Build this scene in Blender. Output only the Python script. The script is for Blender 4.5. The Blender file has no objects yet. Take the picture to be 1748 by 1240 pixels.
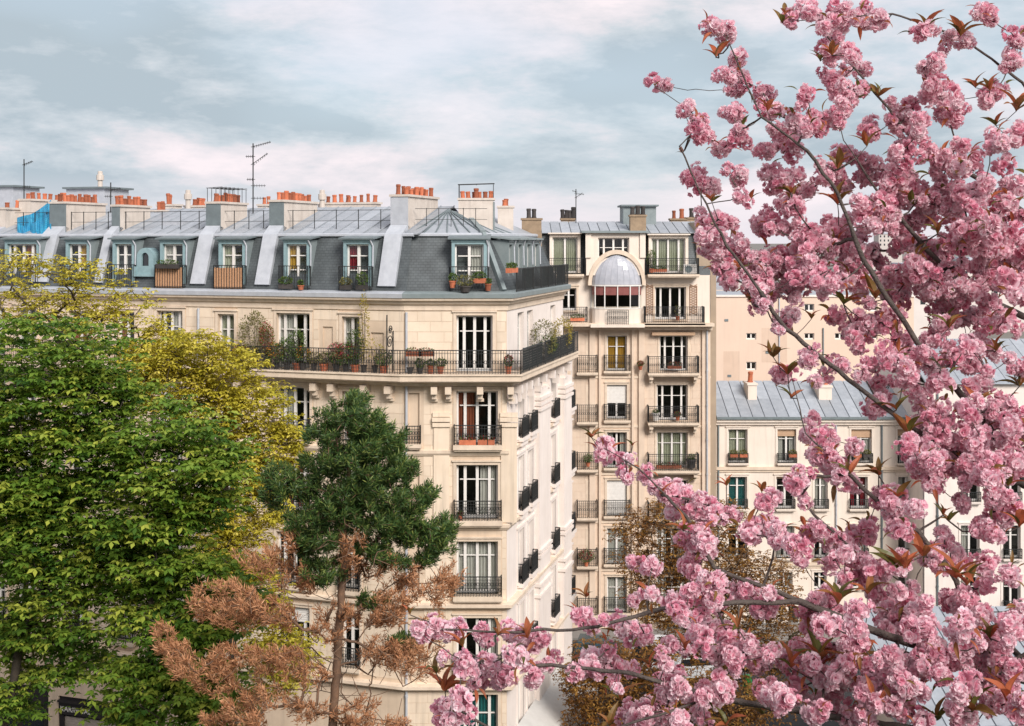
import bpy, math, random
import numpy as np
from mathutils import Vector, Matrix
random.seed(7); RNG = np.random.default_rng(7)
S = bpy.context.scene
C = S.collection
# ------------------------------------------------------------------ camera, sky, sun, exposure
F = 2000.0; CX = 874.0; HY = 410.0; CZ = 25.0          # focal length and horizon in photo pixels, eye height
cd = bpy.data.cameras.new('camera'); cam = bpy.data.objects.new('camera', cd); C.objects.link(cam)
cam.location = (0, 0, CZ); cam.rotation_euler = (math.pi/2, 0, 0)
cd.sensor_width = 36; cd.lens = F/1748*36; cd.shift_y = -(620-HY)/1748; cd.clip_start = .1; cd.clip_end = 9000
S.camera = cam
SUN_DIR = Vector((.44, -.76, .62)).normalized()
w = bpy.data.worlds.new('World'); S.world = w; w.use_nodes = True
def build_world():
    nt = w.node_tree; N = nt.nodes; L = nt.links
    bg = N['Background']
    sky = N.new('ShaderNodeTexSky'); sky.sky_type = 'NISHITA'; sky.sun_disc = False
    sky.sun_elevation = math.asin(SUN_DIR.z); sky.sun_rotation = math.atan2(SUN_DIR.x, SUN_DIR.y)
    sm = N.new('ShaderNodeVectorMath'); sm.operation = 'SCALE'; sm.inputs[3].default_value = .115
    L.new(sky.outputs[0], sm.inputs[0])
    tc = N.new('ShaderNodeTexCoord')
    def noise(scale, loc, sc, det, rough, dist=0):
        mp = N.new('ShaderNodeMapping'); mp.inputs['Scale'].default_value = sc; mp.inputs['Location'].default_value = loc
        n = N.new('ShaderNodeTexNoise'); n.inputs['Scale'].default_value = scale; n.inputs['Detail'].default_value = det
        n.inputs['Roughness'].default_value = rough; n.inputs['Distortion'].default_value = dist
        L.new(tc.outputs['Generated'], mp.inputs[0]); L.new(mp.outputs[0], n.inputs[0]); return n.outputs[0]
    def ramp(fac, stops):
        r = N.new('ShaderNodeValToRGB'); e = r.color_ramp.elements
        for i, (p, c) in enumerate(stops):
            el = e[i] if i < 2 else e.new(p)
            el.position = p; el.color = (*c, 1)
        L.new(fac, r.inputs[0]); return r.outputs[0]
    def mix(f, a, b):
        m = N.new('ShaderNodeMix'); m.data_type = 'RGBA'
        if isinstance(f, float): m.inputs[0].default_value = f
        else: L.new(f, m.inputs[0])
        for sck, v in ((6, a), (7, b)):
            if isinstance(v, tuple): m.inputs[sck].default_value = (*v, 1)
            else: L.new(v, m.inputs[sck])
        return m.outputs[2]
    n1 = noise(4.9, (5.7, 3.3, 8.9), (1, 1, 3.2), 12, .62, .1)
    n0 = noise(1.5, (16.4, 5.5, 3.3), (1, 1, 2.4), 3, .5, .0)
    n2 = noise(1.1, (7.1, 6.6, 1.1), (1, 1, 2.6), 4, .5, .1)
    ad = N.new('ShaderNodeMath'); ad.operation = 'MULTIPLY_ADD'; L.new(n0, ad.inputs[0]); ad.inputs[1].default_value = .9; ad.inputs[2].default_value = -.47
    a2 = N.new('ShaderNodeMath'); a2.operation = 'ADD'; L.new(ad.outputs[0], a2.inputs[0]); L.new(n1, a2.inputs[1]); n1 = a2.outputs[0]
    cloud = ramp(n1, [(.36, (.43, .51, .57)), (.45, (.58, .635, .685)), (.51, (.73, .71, .75)), (.61, (.90, .815, .845))])
    gap = ramp(n2, [(.54, (0, 0, 0)), (.66, (1, 1, 1))])
    gm = N.new('ShaderNodeMath'); gm.operation = 'MULTIPLY'; gm.inputs[1].default_value = .75; L.new(gap, gm.inputs[0])
    clear = mix(.62, sm.outputs[0], (.66, .76, .85))
    c = mix(gm.outputs[0], cloud, clear)
    sep = N.new('ShaderNodeSeparateXYZ'); L.new(tc.outputs['Generated'], sep.inputs[0])
    hz = ramp(sep.outputs[2], [(0., (.75, .75, .75)), (.055, (0, 0, 0))])
    c = mix(hz, c, (.82, .755, .80))
    L.new(c, bg.inputs[0]); bg.inputs[1].default_value = 1.0
build_world()
sl = bpy.data.lights.new('sun', 'SUN'); so = bpy.data.objects.new('sun', sl); C.objects.link(so)
sl.energy = 3.8; sl.angle = math.radians(24); sl.color = (1, .94, .88)
so.rotation_euler = SUN_DIR.to_track_quat('Z', 'Y').to_euler()
S.view_settings.view_transform = 'Standard'; S.view_settings.look = 'None'
S.view_settings.exposure = 0.15; S.view_settings.gamma = 1
S.render.engine = 'CYCLES'; S.cycles.use_denoising = True
S.cycles.max_bounces = 6; S.cycles.diffuse_bounces = 3; S.cycles.glossy_bounces = 2
S.cycles.transparent_max_bounces = 12; S.cycles.caustics_reflective = False; S.cycles.caustics_refractive = False

# ------------------------------------------------------------------ materials
def lin(r, g, b):
    return tuple(((c/255)/12.92 if c/255 <= .04045 else ((c/255+.055)/1.055)**2.4) for c in (r, g, b))
M = {}
def mat(name, col, col2=None, rough=.8, scale=4., bump=0., bscale=40., metal=0., rnd=0., streak=0., spec=.4, trans=0., attr=None, stops=None):
    m = bpy.data.materials.new(name); m.use_nodes = True; nt = m.node_tree; N = nt.nodes; L = nt.links
    b = N['Principled BSDF']; b.inputs['Roughness'].default_value = rough; b.inputs['Metallic'].default_value = metal
    b.inputs['Specular IOR Level'].default_value = spec
    geo = N.new('ShaderNodeNewGeometry')
    def mixc(f, a, c, mode='MIX'):
        x = N.new('ShaderNodeMix'); x.data_type = 'RGBA'; x.blend_type = mode
        L.new(f, x.inputs[0]) if not isinstance(f, float) else setattr(x.inputs[0], 'default_value', f)
        for i, v in ((6, a), (7, c)):
            if isinstance(v, tuple): x.inputs[i].default_value = (*v, 1)
            else: L.new(v, x.inputs[i])
        return x.outputs[2]
    if attr:
        at = N.new('ShaderNodeAttribute'); at.attribute_name = attr
        r = N.new('ShaderNodeValToRGB'); e = r.color_ramp.elements
        for i, (p, c) in enumerate(stops):
            el = e[i] if i < 2 else e.new(p)
            el.position = p; el.color = (*c, 1)
        L.new(at.outputs['Fac'], r.inputs[0]); out = r.outputs[0]
    else:
        n = N.new('ShaderNodeTexNoise'); n.inputs['Scale'].default_value = scale; n.inputs['Detail'].default_value = 6
        n.inputs['Roughness'].default_value = .62
        L.new(geo.outputs['Position'], n.inputs[0])
        mr = N.new('ShaderNodeMapRange'); mr.inputs[1].default_value = .34; mr.inputs[2].default_value = .66
        L.new(n.outputs[0], mr.inputs[0])
        out = mixc(mr.outputs[0], col, col2 or tuple(c*.82 for c in col))
        if streak:
            mp = N.new('ShaderNodeMapping'); mp.inputs['Scale'].default_value = (3.2, 3.2, .22)
            n2 = N.new('ShaderNodeTexNoise'); n2.inputs['Scale'].default_value = 1.6; n2.inputs['Detail'].default_value = 5
            L.new(geo.outputs['Position'], mp.inputs[0]); L.new(mp.outputs[0], n2.inputs[0])
            m2 = N.new('ShaderNodeMapRange'); m2.inputs[1].default_value = .5; m2.inputs[2].default_value = .8
            m2.inputs[4].default_value = streak; L.new(n2.outputs[0], m2.inputs[0])
            out = mixc(m2.outputs[0], out, tuple(c*.45 for c in col))
    if rnd:
        oi = N.new('ShaderNodeObjectInfo'); m3 = N.new('ShaderNodeMapRange')
        m3.inputs[3].default_value = 1-rnd; m3.inputs[4].default_value = 1+rnd*.6; L.new(oi.outputs['Random'], m3.inputs[0])
        v = N.new('ShaderNodeVectorMath'); v.operation = 'SCALE'; L.new(out, v.inputs[0]); L.new(m3.outputs[0], v.inputs[3]); out = v.outputs[0]
    L.new(out, b.inputs['Base Color'])
    if bump:
        n3 = N.new('ShaderNodeTexNoise'); n3.inputs['Scale'].default_value = bscale; n3.inputs['Detail'].default_value = 4
        L.new(geo.outputs['Position'], n3.inputs[0])
        bp = N.new('ShaderNodeBump'); bp.inputs['Strength'].default_value = bump; bp.inputs['Distance'].default_value = .02
        L.new(n3.outputs[0], bp.inputs['Height']); L.new(bp.outputs[0], b.inputs['Normal'])
    if trans:
        tr = N.new('ShaderNodeBsdfTranslucent'); L.new(out, tr.inputs[0])
        mx = N.new('ShaderNodeMixShader'); mx.inputs[0].default_value = trans
        L.new(b.outputs[0], mx.inputs[1]); L.new(tr.outputs[0], mx.inputs[2]); L.new(mx.outputs[0], N['Material Output'].inputs[0])
    M[name] = m; return m
mat('stone', (.70, .555, .42), (.60, .47, .35), scale=.9, bump=.25, streak=.32)
mat('block', (.81, .67, .525), (.74, .60, .46), scale=1.2, bump=.25, rnd=.07, streak=.5)
mat('trim_stone', (.77, .635, .50), (.64, .515, .40), scale=2, bump=.25, streak=.3)
mat('white_plaster', (.84, .75, .69), (.77, .68, .62), scale=.8, bump=.12, streak=.22)
mat('beige_stone', (.76, .605, .475), (.67, .525, .405), scale=1.1, bump=.25, streak=.25)
mat('cream_plaster', (.83, .725, .625), (.77, .665, .565), scale=.8, bump=.12, streak=.25)
mat('tan_plaster', (.73, .565, .45), (.69, .53, .42), scale=.3, bump=.08, streak=.08)
mat('party_patch', (.66, .50, .39), (.62, .465, .36), scale=.8, streak=.2)
mat('party_plaster', (.42, .325, .235), (.36, .275, .20), scale=.9, streak=.2)
mat('chimney_plaster', (.66, .585, .52), (.55, .48, .42), scale=1.6, bump=.25, streak=.4)
mat('brown_chimney', (.36, .26, .17), (.25, .18, .12), scale=3, streak=.3)
mat('zinc', (.44, .465, .50), (.36, .385, .42), scale=2.5, rough=.5, metal=.25, rnd=.13, streak=.1)
mat('zinc_light', (.55, .57, .61), (.46, .48, .52), scale=3, rough=.5, metal=.2, streak=.12)
mat('zinc_dark', (.20, .24, .25), (.16, .19, .20), scale=3, rough=.55, metal=.2, streak=.15)
mat('zinc_teal', (.26, .30, .305), (.21, .25, .255), scale=3, rough=.55, metal=.1)
mat('teal_paint', (.28, .40, .425), (.23, .34, .365), scale=6, rough=.6, streak=.15)
mat('terracotta', (.52, .16, .08), (.40, .12, .06), scale=6, rnd=.5, streak=.6)
mat('dark_pot', (.07, .06, .055), (.045, .04, .04), scale=6, rnd=.3)
mat('white_paint', (.80, .77, .73), (.73, .69, .65), scale=5, rough=.5)
mat('iron', (.022, .025, .027), (.035, .034, .032), scale=9, rough=.55)
mat('screen_green', (.035, .052, .052), (.022, .034, .035), scale=6, rough=.7)
mat('room', (.10, .085, .07), (.07, .06, .05), scale=.6)
mat('curtain_white', (.74, .70, .65), (.66, .62, .57), scale=3, trans=.3)
mat('curtain_green', (.56, .56, .42), (.50, .50, .37), scale=3, trans=.3)
mat('curtain_yellow', (.72, .42, .07), (.62, .34, .05), scale=3, trans=.3)
mat('curtain_red', (.36, .02, .035), (.27, .015, .03), scale=3, trans=.3)
mat('curtain_rust', (.40, .12, .06), (.32, .09, .05), scale=3, trans=.3)
mat('curtain_teal', (.02, .20, .20), (.015, .15, .15), scale=3, trans=.3)
mat('blind_red', (.33, .11, .10), (.28, .09, .085), scale=5)
mat('blind_tan', (.55, .37, .24), (.49, .32, .21), scale=5)
mat('reed', (.62, .35, .20), (.52, .28, .15), scale=14)
mat('shutter_white', (.78, .75, .71), (.70, .67, .63), scale=6)
mat('lattice', (.42, .24, .14), (.34, .19, .11), scale=9)
mat('soil', (.05, .035, .025))
mat('asphalt', (.055, .055, .057), (.04, .04, .042), scale=1.2, rough=.9, bump=.2)
mat('pavement', (.27, .25, .23), (.22, .205, .19), scale=1.5)
mat('earth', (.07, .085, .035), (.055, .05, .03), scale=.6, bump=.3, bscale=6)
mat('city_ground', (.22, .20, .18), (.16, .15, .13), scale=.02)
mat('tarp', (.02, .22, .42), (.03, .32, .50), scale=3, rough=.45)
mat('bark', (.085, .065, .05), (.05, .04, .033), scale=7, bump=.5, bscale=30)
mat('pine_bark', (.22, .125, .075), (.13, .08, .055), scale=6, bump=.6, bscale=22)
mat('cherry_bark', (.060, .045, .040), (.10, .08, .068), scale=14, bump=.6, bscale=90, rough=.7)
mat('car_white', (.75, .75, .76), (.72, .72, .73), rough=.25, spec=.6)
mat('car_grey', (.12, .13, .14), (.11, .12, .13), rough=.25, spec=.6)
mat('car_teal', (.02, .07, .09), (.02, .06, .08), rough=.25, spec=.6)
mat('rubber', (.02, .02, .02)); mat('dark_glass', (.02, .025, .03), rough=.08, spec=.7)
mat('green_bag', (.01, .35, .07), (.01, .27, .05), rough=.3)
mat('far_wall', (.66, .60, .56), (.58, .53, .50), scale=.2, rnd=.15)  # pale because distance haze is put into the wall colour
mat('far_roof', (.42, .43, .47), (.36, .37, .41), scale=.3, rnd=.12)  # roof grey likewise paled to stand in for haze
mat('shop_dark', (.018, .016, .018), (.03, .025, .025), rough=.4)
mat('shutter_metal', (.42, .36, .31), (.34, .29, .25), scale=3, rough=.5)
mat('awning', (.74, .72, .69), (.66, .64, .61), scale=2, trans=.2)
mat('leaf_green', (0, 0, 0), rough=.55, attr='tint', stops=[(0, (.04, .105, .014)), (.5, (.165, .28, .032)), (1, (.43, .47, .07))], trans=.35)
mat('leaf_yellow', (0, 0, 0), rough=.6, attr='tint', stops=[(0, (.36, .33, .03)), (.5, (.58, .50, .05)), (1, (.74, .63, .13))], trans=.35)
mat('leaf_bronze', (0, 0, 0), rough=.6, attr='tint', stops=[(0, (.13, .055, .02)), (.5, (.26, .12, .03)), (1, (.40, .22, .05))], trans=.3)
mat('needle_green', (0, 0, 0), rough=.55, attr='tint', stops=[(0, (.018, .05, .014)), (.6, (.06, .12, .026)), (1, (.22, .26, .06))], trans=.15)
mat('needle_brown', (0, 0, 0), rough=.7, attr='tint', stops=[(0, (.26, .11, .045)), (.5, (.48, .22, .105)), (1, (.64, .36, .20))], trans=.15)
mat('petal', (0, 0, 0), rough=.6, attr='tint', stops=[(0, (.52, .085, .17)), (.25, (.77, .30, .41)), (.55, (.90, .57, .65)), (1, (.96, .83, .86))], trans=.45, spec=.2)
mat('cherry_leaf', (0, 0, 0), rough=.42, attr='tint', stops=[(0, (.11, .12, .025)), (.45, (.26, .13, .04)), (.75, (.40, .12, .05)), (1, (.55, .15, .07))], trans=.4)
mat('plant_green', (0, 0, 0), rough=.55, attr='tint', stops=[(0, (.03, .07, .015)), (.6, (.09, .15, .03)), (1, (.20, .23, .06))], trans=.25)
mat('plant_olive', (0, 0, 0), rough=.6, attr='tint', stops=[(0, (.10, .10, .03)), (.6, (.19, .18, .05)), (1, (.30, .25, .10))], trans=.25)
mat('plant_yellow', (0, 0, 0), rough=.6, attr='tint', stops=[(0, (.25, .22, .03)), (1, (.48, .36, .06))], trans=.25)
mat('bloom_red', (0, 0, 0), rough=.6, attr='tint', stops=[(0, (.30, .02, .03)), (1, (.55, .06, .08))], trans=.25)
mat('bloom_orange', (0, 0, 0), rough=.6, attr='tint', stops=[(0, (.50, .16, .02)), (1, (.68, .32, .04))], trans=.25)
mat('bloom_pink', (0, 0, 0), rough=.6, attr='tint', stops=[(0, (.6, .12, .18)), (1, (.75, .35, .38))], trans=.25)
mat('milk_glass', (.62, .63, .69), (.50, .52, .58), scale=2.5, rough=.18, spec=.6, trans=.25)
def slate_mat():
    m = bpy.data.materials.new('slate'); m.use_nodes = True; N = m.node_tree.nodes; L = m.node_tree.links; b = N['Principled BSDF']
    b.inputs['Roughness'].default_value = .55
    uv = N.new('ShaderNodeUVMap'); br = N.new('ShaderNodeTexBrick')
    br.inputs['Color1'].default_value = (.068, .079, .084, 1); br.inputs['Color2'].default_value = (.082, .094, .099, 1); br.inputs['Mortar'].default_value = (.055, .064, .068, 1)
    br.inputs['Scale'].default_value = 1; br.inputs['Brick Width'].default_value = .2; br.inputs['Row Height'].default_value = .125; br.inputs['Mortar Size'].default_value = .012
    L.new(uv.outputs[0], br.inputs[0])
    n = N.new('ShaderNodeTexNoise'); n.inputs['Scale'].default_value = 1.3; n.inputs['Detail'].default_value = 6; L.new(uv.outputs[0], n.inputs[0])
    mr = N.new('ShaderNodeMapRange'); mr.inputs[1].default_value = .3; mr.inputs[2].default_value = .7; mr.inputs[3].default_value = .7; mr.inputs[4].default_value = 1.35; L.new(n.outputs[0], mr.inputs[0])
    v = N.new('ShaderNodeVectorMath'); v.operation = 'SCALE'; L.new(br.outputs[0], v.inputs[0]); L.new(mr.outputs[0], v.inputs[3]); L.new(v.outputs[0], b.inputs['Base Color'])
    bp = N.new('ShaderNodeBump'); bp.inputs['Strength'].default_value = .6; bp.inputs['Distance'].default_value = .01; L.new(br.outputs[1], bp.inputs['Height']); bp.invert = True; L.new(bp.outputs[0], b.inputs['Normal'])
    M['slate'] = m
slate_mat()
def glass_mat():
    m = bpy.data.materials.new('glass'); m.use_nodes = True; N = m.node_tree.nodes; L = m.node_tree.links; N.remove(N['Principled BSDF'])
    t = N.new('ShaderNodeBsdfTransparent'); t.inputs[0].default_value = (.92, .94, .93, 1)
    g = N.new('ShaderNodeBsdfGlossy'); g.inputs['Roughness'].default_value = .03
    lw = N.new('ShaderNodeLayerWeight'); lw.inputs[0].default_value = .5
    pw = N.new('ShaderNodeMath'); pw.operation = 'POWER'; L.new(lw.outputs['Facing'], pw.inputs[0]); pw.inputs[1].default_value = 4.
    fr = N.new('ShaderNodeMath'); fr.operation = 'MULTIPLY_ADD'; L.new(pw.outputs[0], fr.inputs[0]); fr.inputs[1].default_value = .7; fr.inputs[2].default_value = .035
    mx = N.new('ShaderNodeMixShader'); L.new(fr.outputs[0], mx.inputs[0]); L.new(t.outputs[0], mx.inputs[1]); L.new(g.outputs[0], mx.inputs[2])
    L.new(mx.outputs[0], N['Material Output'].inputs[0]); M['glass'] = m
glass_mat()

# ------------------------------------------------------------------ mesh helpers
class MB:
    def __init__(s): s.v = []; s.f = []; s.uv = []
    def quad(s, a, b, c, d, uv=None):
        i = len(s.v); s.v += [a, b, c, d]; s.f.append((i, i+1, i+2, i+3)); s.uv += uv or [(0, 0)]*4; return s
    def tri(s, a, b, c):
        i = len(s.v); s.v += [a, b, c]; s.f.append((i, i+1, i+2)); s.uv += [(0, 0)]*3; return s
    def box(s, x0, x1, y0, y1, z0, z1):
        i = len(s.v); s.v += [(x, y, z) for z in (z0, z1) for y in (y0, y1) for x in (x0, x1)]
        for f in ((0, 2, 3, 1), (4, 5, 7, 6), (0, 1, 5, 4), (2, 6, 7, 3), (0, 4, 6, 2), (1, 3, 7, 5)):
            s.f.append(tuple(i+k for k in f)); s.uv += [(0, 0)]*4
        return s
    def bar(s, a, b, r, n=4, r2=None, cap=True):
        a = Vector(a); b = Vector(b); d = (b-a)
        if d.length < 1e-6: return s
        d.normalize(); up = Vector((0, 0, 1)) if abs(d.z) < .95 else Vector((1, 0, 0))
        x = d.cross(up).normalized(); y = x.cross(d); i = len(s.v); r2 = r if r2 is None else r2
        for p, rr in ((a, r), (b, r2)):
            for k in range(n):
                t = 2*math.pi*(k+.5)/n; s.v.append(tuple(p+x*math.cos(t)*rr+y*math.sin(t)*rr))
        for k in range(n):
            k2 = (k+1) % n; s.f.append((i+k, i+k2, i+n+k2, i+n+k)); s.uv += [(0, 0)]*4
        if cap:
            s.f.append(tuple(i+k for k in range(n))[::-1]); s.f.append(tuple(i+n+k for k in range(n))); s.uv += [(0, 0)]*(2*n)
        return s
    def lathe(s, cx, cy, prof, n=10):
        i = len(s.v)
        for r, z in prof:
            for k in range(n):
                t = 2*math.pi*k/n; s.v.append((cx+r*math.cos(t), cy+r*math.sin(t), z))
        for j in range(len(prof)-1):
            for k in range(n):
                k2 = (k+1) % n; s.f.append((i+j*n+k, i+j*n+k2, i+(j+1)*n+k2, i+(j+1)*n+k)); s.uv += [(0, 0)]*4
        s.f.append(tuple(i+k for k in range(n))[::-1]); s.f.append(tuple(i+(len(prof)-1)*n+k for k in range(n))); s.uv += [(0, 0)]*(2*n)
        return s
    def mesh(s, name, uv=False):
        m = bpy.data.meshes.new(name); m.from_pydata(s.v, [], s.f)
        if uv:
            l = m.uv_layers.new(name='UVMap'); l.data.foreach_set('uv', np.array(s.uv, dtype=np.float32).ravel())
        return m
def link(name, me, material, parent=None, loc=(0, 0, 0), rz=0., smooth=False):
    o = bpy.data.objects.new(name, me); C.objects.link(o)
    if material and me is not None and len(me.materials) == 0: me.materials.append(M[material])
    o.parent = parent; o.location = loc; o.rotation_euler = (0, 0, rz)
    if smooth: me.polygons.foreach_set('use_smooth', [True]*len(me.polygons))
    return o
def tag(o, label=None, cat=None, group=None, kind=None):
    if label: o['label'] = label
    if cat: o['category'] = cat
    if group: o['group'] = group
    if kind: o['kind'] = kind
    return o
def thing(name, loc, label, cat, group=None, rz=0):
    o = bpy.data.objects.new(name, None); C.objects.link(o); o.location = loc; o.rotation_euler = (0, 0, rz); o.empty_display_size = .3
    return tag(o, label, cat, group)
_unit = {}
def unit_box(material):
    if material not in _unit:
        me = MB().box(-.5, .5, -.5, .5, -.5, .5).mesh('unit_'+material); me.materials.append(M[material]); _unit[material] = me
    return _unit[material]
def piece(name, material, parent, x0, x1, y0, y1, z0, z1):
    o = bpy.data.objects.new(name, unit_box(material)); C.objects.link(o); o.parent = parent
    o.location = ((x0+x1)/2, (y0+y1)/2, (z0+z1)/2); o.scale = (x1-x0, y1-y0, z1-z0); return o
def fast_mesh(name, V, nper, tint=None, nq=None):
    """V: (n*nper,3) verts, every nper verts one polygon"""
    V = np.asarray(V, dtype=np.float32); n = len(V)//nper
    me = bpy.data.meshes.new(name); me.vertices.add(len(V)); me.vertices.foreach_set('co', V.ravel())
    me.loops.add(len(V)); me.loops.foreach_set('vertex_index', np.arange(len(V), dtype=np.int32))
    me.polygons.add(n); me.polygons.foreach_set('loop_start', np.arange(0, len(V), nper, dtype=np.int32))
    me.polygons.foreach_set('loop_total', np.full(n, nper, dtype=np.int32))
    if tint is not None:
        a = me.attributes.new('tint', 'FLOAT', 'POINT'); a.data.foreach_set('value', np.asarray(tint, dtype=np.float32))
    me.update(calc_edges=True); return me
# pixel of the photograph -> point on the ray at depth Y
def P(px, py, Y): return Vector(((px-CX)/F*Y, Y, CZ-(py-HY)/F*Y))

class Frame:
    """facade frame: local x along the wall (to the right seen from outside), y into the building, z up"""
    def __init__(s, A, B, root):
        s.A = Vector(A); s.B = Vector(B); s.u = (s.B-s.A).normalized(); s.n = Vector((-s.u.y, s.u.x)); s.len = (s.B-s.A).length
        s.rz = math.atan2(s.u.y, s.u.x); s.root = root; s.open = []
        s.loc = (s.A.x-root.location.x, s.A.y-root.location.y, -root.location.z)
    def s_(s, px, d=0.):           # where the ray of column px meets the wall line set back by d
        k = (px-CX)/F; a = s.A+s.n*d
        return (k*a.y-a.x)/(s.u.x-k*s.u.y)
    def Y(s, t, d=0.): return s.A.y+s.u.y*t+s.n.y*d
    def z_(s, py, t, d=0.): return CZ-(py-HY)/F*s.Y(t, d)
    def w(s, t, d, z): p = s.A+s.u*t+s.n*d; return Vector((p.x, p.y, z))
    def obj(s, name, mb, material, parent=None, uv=False, smooth=False):
        me = mb.mesh(name, uv) if isinstance(mb, MB) else mb
        if parent is None or parent is s.root: return link(name, me, material, s.root, s.loc, s.rz, smooth)
        return link(name, me, material, parent, smooth=smooth)
def wall(fr, s0, s1, z0, z1, material, name='wall', d=0., rev=.28, extra=()):
    ops = [o for o in list(fr.open)+list(extra) if o[0] < s1 and o[1] > s0 and o[2] < z1 and o[3] > z0]
    xs = sorted({s0, s1} | {min(max(v, s0), s1) for o in ops for v in o[:2]}); zs = sorted({z0, z1} | {min(max(v, z0), z1) for o in ops for v in o[2:4]})
    mb = MB()
    for a, b in zip(xs, xs[1:]):
        for c, e in zip(zs, zs[1:]):
            m, q = (a+b)/2, (c+e)/2
            if any(o[0] < m < o[1] and o[2] < q < o[3] for o in ops): continue
            mb.quad((a, d, c), (b, d, c), (b, d, e), (a, d, e))
    for a, b, c, e in [o[:4] for o in ops]:
        r = d+rev
        mb.quad((a, d, c), (a, d, e), (a, r, e), (a, r, c)); mb.quad((b, d, e), (b, d, c), (b, r, c), (b, r, e))
        mb.quad((a, d, e), (b, d, e), (b, r, e), (a, r, e)); mb.quad((b, d, c), (a, d, c), (a, r, c), (b, r, c))
    return fr.obj(name, mb, material)
def curtain_mesh(mb, s0, s1, d, z0, z1, n=None, amp=.03):
    n = n or max(4, int((s1-s0)/.06))
    pts = [(s0+(s1-s0)*i/n, d+amp*(1 if i % 2 else -1)) for i in range(n+1)]
    for (a, b), (c, e) in zip(pts, pts[1:]): mb.quad((a, b, z0), (c, e, z0), (c, e, z1), (a, b, z1))
def window(fr, s0, s1, z0, z1, d=.2, cols=(1, 1), rows=(1, .45), cur=None, side='both', blind=0, bmat='blind_tan', trim=True, parent=None, sash='window', hole=True, arch=0, fm='white_paint', tmat='trim_stone', t=.08, wp=None):
    if hole: fr.open.append((s0, s1, z0, z1))
    mb = MB(); D0, D1 = d, d+.07
    mb.box(s0, s0+t, D0, D1, z0, z1).box(s1-t, s1, D0, D1, z0, z1).box(s0+t, s1-t, D0, D1, z1-t, z1).box(s0+t, s1-t, D0, D1, z0, z0+t*1.5)
    W = s1-s0-2*t; H = z1-z0-2.5*t; cs = [s0+t]; rs = [z0+1.5*t]
    for c in cols: cs.append(cs[-1]+W*c/sum(cols))
    for r in rows: rs.append(rs[-1]+H*r/sum(rows))
    m = .06 if len(cols) > 1 else .03
    for c in cs[1:-1]: mb.box(c-m, c+m, D0-.012, D1+.012, z0+1.5*t, z1-t)
    for r in rs[1:-1]:
        for a, b in zip(cs, cs[1:]): mb.box(a+m, b-m, D0+.006, D1-.006, r-.022, r+.022)
    wo = fr.obj(sash, mb, fm, parent)
    ch = wo if wp is None else wp
    for a, b in zip(cs, cs[1:]):
        for r, q in zip(rs, rs[1:]):
            piece('pane', 'glass', ch, a+.01, b-.01, d+.03, d+.038, r+.005, q-.005)
    if cur:
        spans = {'both': [(s0+t, s0+t+W*.3), (s1-t-W*.3, s1-t)], 'full': [(s0+t, s0+t+W*.49), (s0+t+W*.51, s1-t)], 'left': [(s0+t, s0+t+W*.42)], 'right': [(s1-t-W*.42, s1-t)]}[side]
        for a, b in spans:
            cm = MB(); curtain_mesh(cm, a, b, d+.115, z0+.05, z1-.05); fr.obj('curtain', cm, 'curtain_'+cur, ch)
    if blind:
        bm = MB().box(s0+.01, s1-.01, d-.06, d-.03, z1-(z1-z0)*blind, z1-.002)
        n = max(3, int((z1-z0)*blind/.09))
        for i in range(n): zz = z1-(z1-z0)*blind*(i+.5)/n; bm.box(s0+.02, s1-.02, d-.07, d-.06, zz-.03, zz+.02)
        fr.obj('blind', bm, bmat, ch)
    if trim:
        q = .13; tb = MB(); tb.box(s0-q, s0, -.035, .02, z0, z1+q).box(s1, s1+q, -.035, .02, z0, z1+q).box(s0, s1, -.035, .02, z1, z1+q)
        tb.box(s0-q-.05, s1+q+.05, -.09, .02, z1+q, z1+q+.07)
        fr.obj('trim', tb, tmat, ch)
        sb = MB().box(s0-.12, s1+.12, -.10, .2, z0-.12, z0); fr.obj('sill', sb, tmat, ch)
    return wo
def rail(mb, pts, z0, h, sp=.115, t=.0135, ornate=0, mid=True):
    """iron railing along plan points (x,y)"""
    for (ax, ay), (bx, by) in zip(pts, pts[1:]):
        L = math.hypot(bx-ax, by-ay); n = max(1, round(L/sp))
        mb.bar((ax, ay, z0+h), (bx, by, z0+h), .026); mb.bar((ax, ay, z0+.07), (bx, by, z0+.07), .014)
        if mid: mb.bar((ax, ay, z0+h-.13), (bx, by, z0+h-.13), .012); mb.bar((ax, ay, z0+.2), (bx, by, z0+.2), .012)
        for i in range(n+1):
            k = i/n; x, y = ax+(bx-ax)*k, ay+(by-ay)*k; post = i % 12 == 0 or i == n
            mb.bar((x, y, z0), (x, y, z0+h), t*(1.8 if post else 1), 4, cap=False)
            if ornate and i < n:
                k2 = (i+.5)/n; cx, cy = ax+(bx-ax)*k2, ay+(by-ay)*k2; ux, uy = (bx-ax)/L, (by-ay)/L; r = L/n*.42
                for zc in ((z0+h*.36, z0+h*.62) if ornate == 2 else (z0+h*.5,)):
                    q = [(cx+ux*r*math.cos(a), cy+uy*r*math.cos(a), zc+1.5*r*math.sin(a)) for a in [math.pi/3*j for j in range(7)]]
                    for p1, p2 in zip(q, q[1:]): mb.bar(p1, p2, .011, 3, cap=False)
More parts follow.
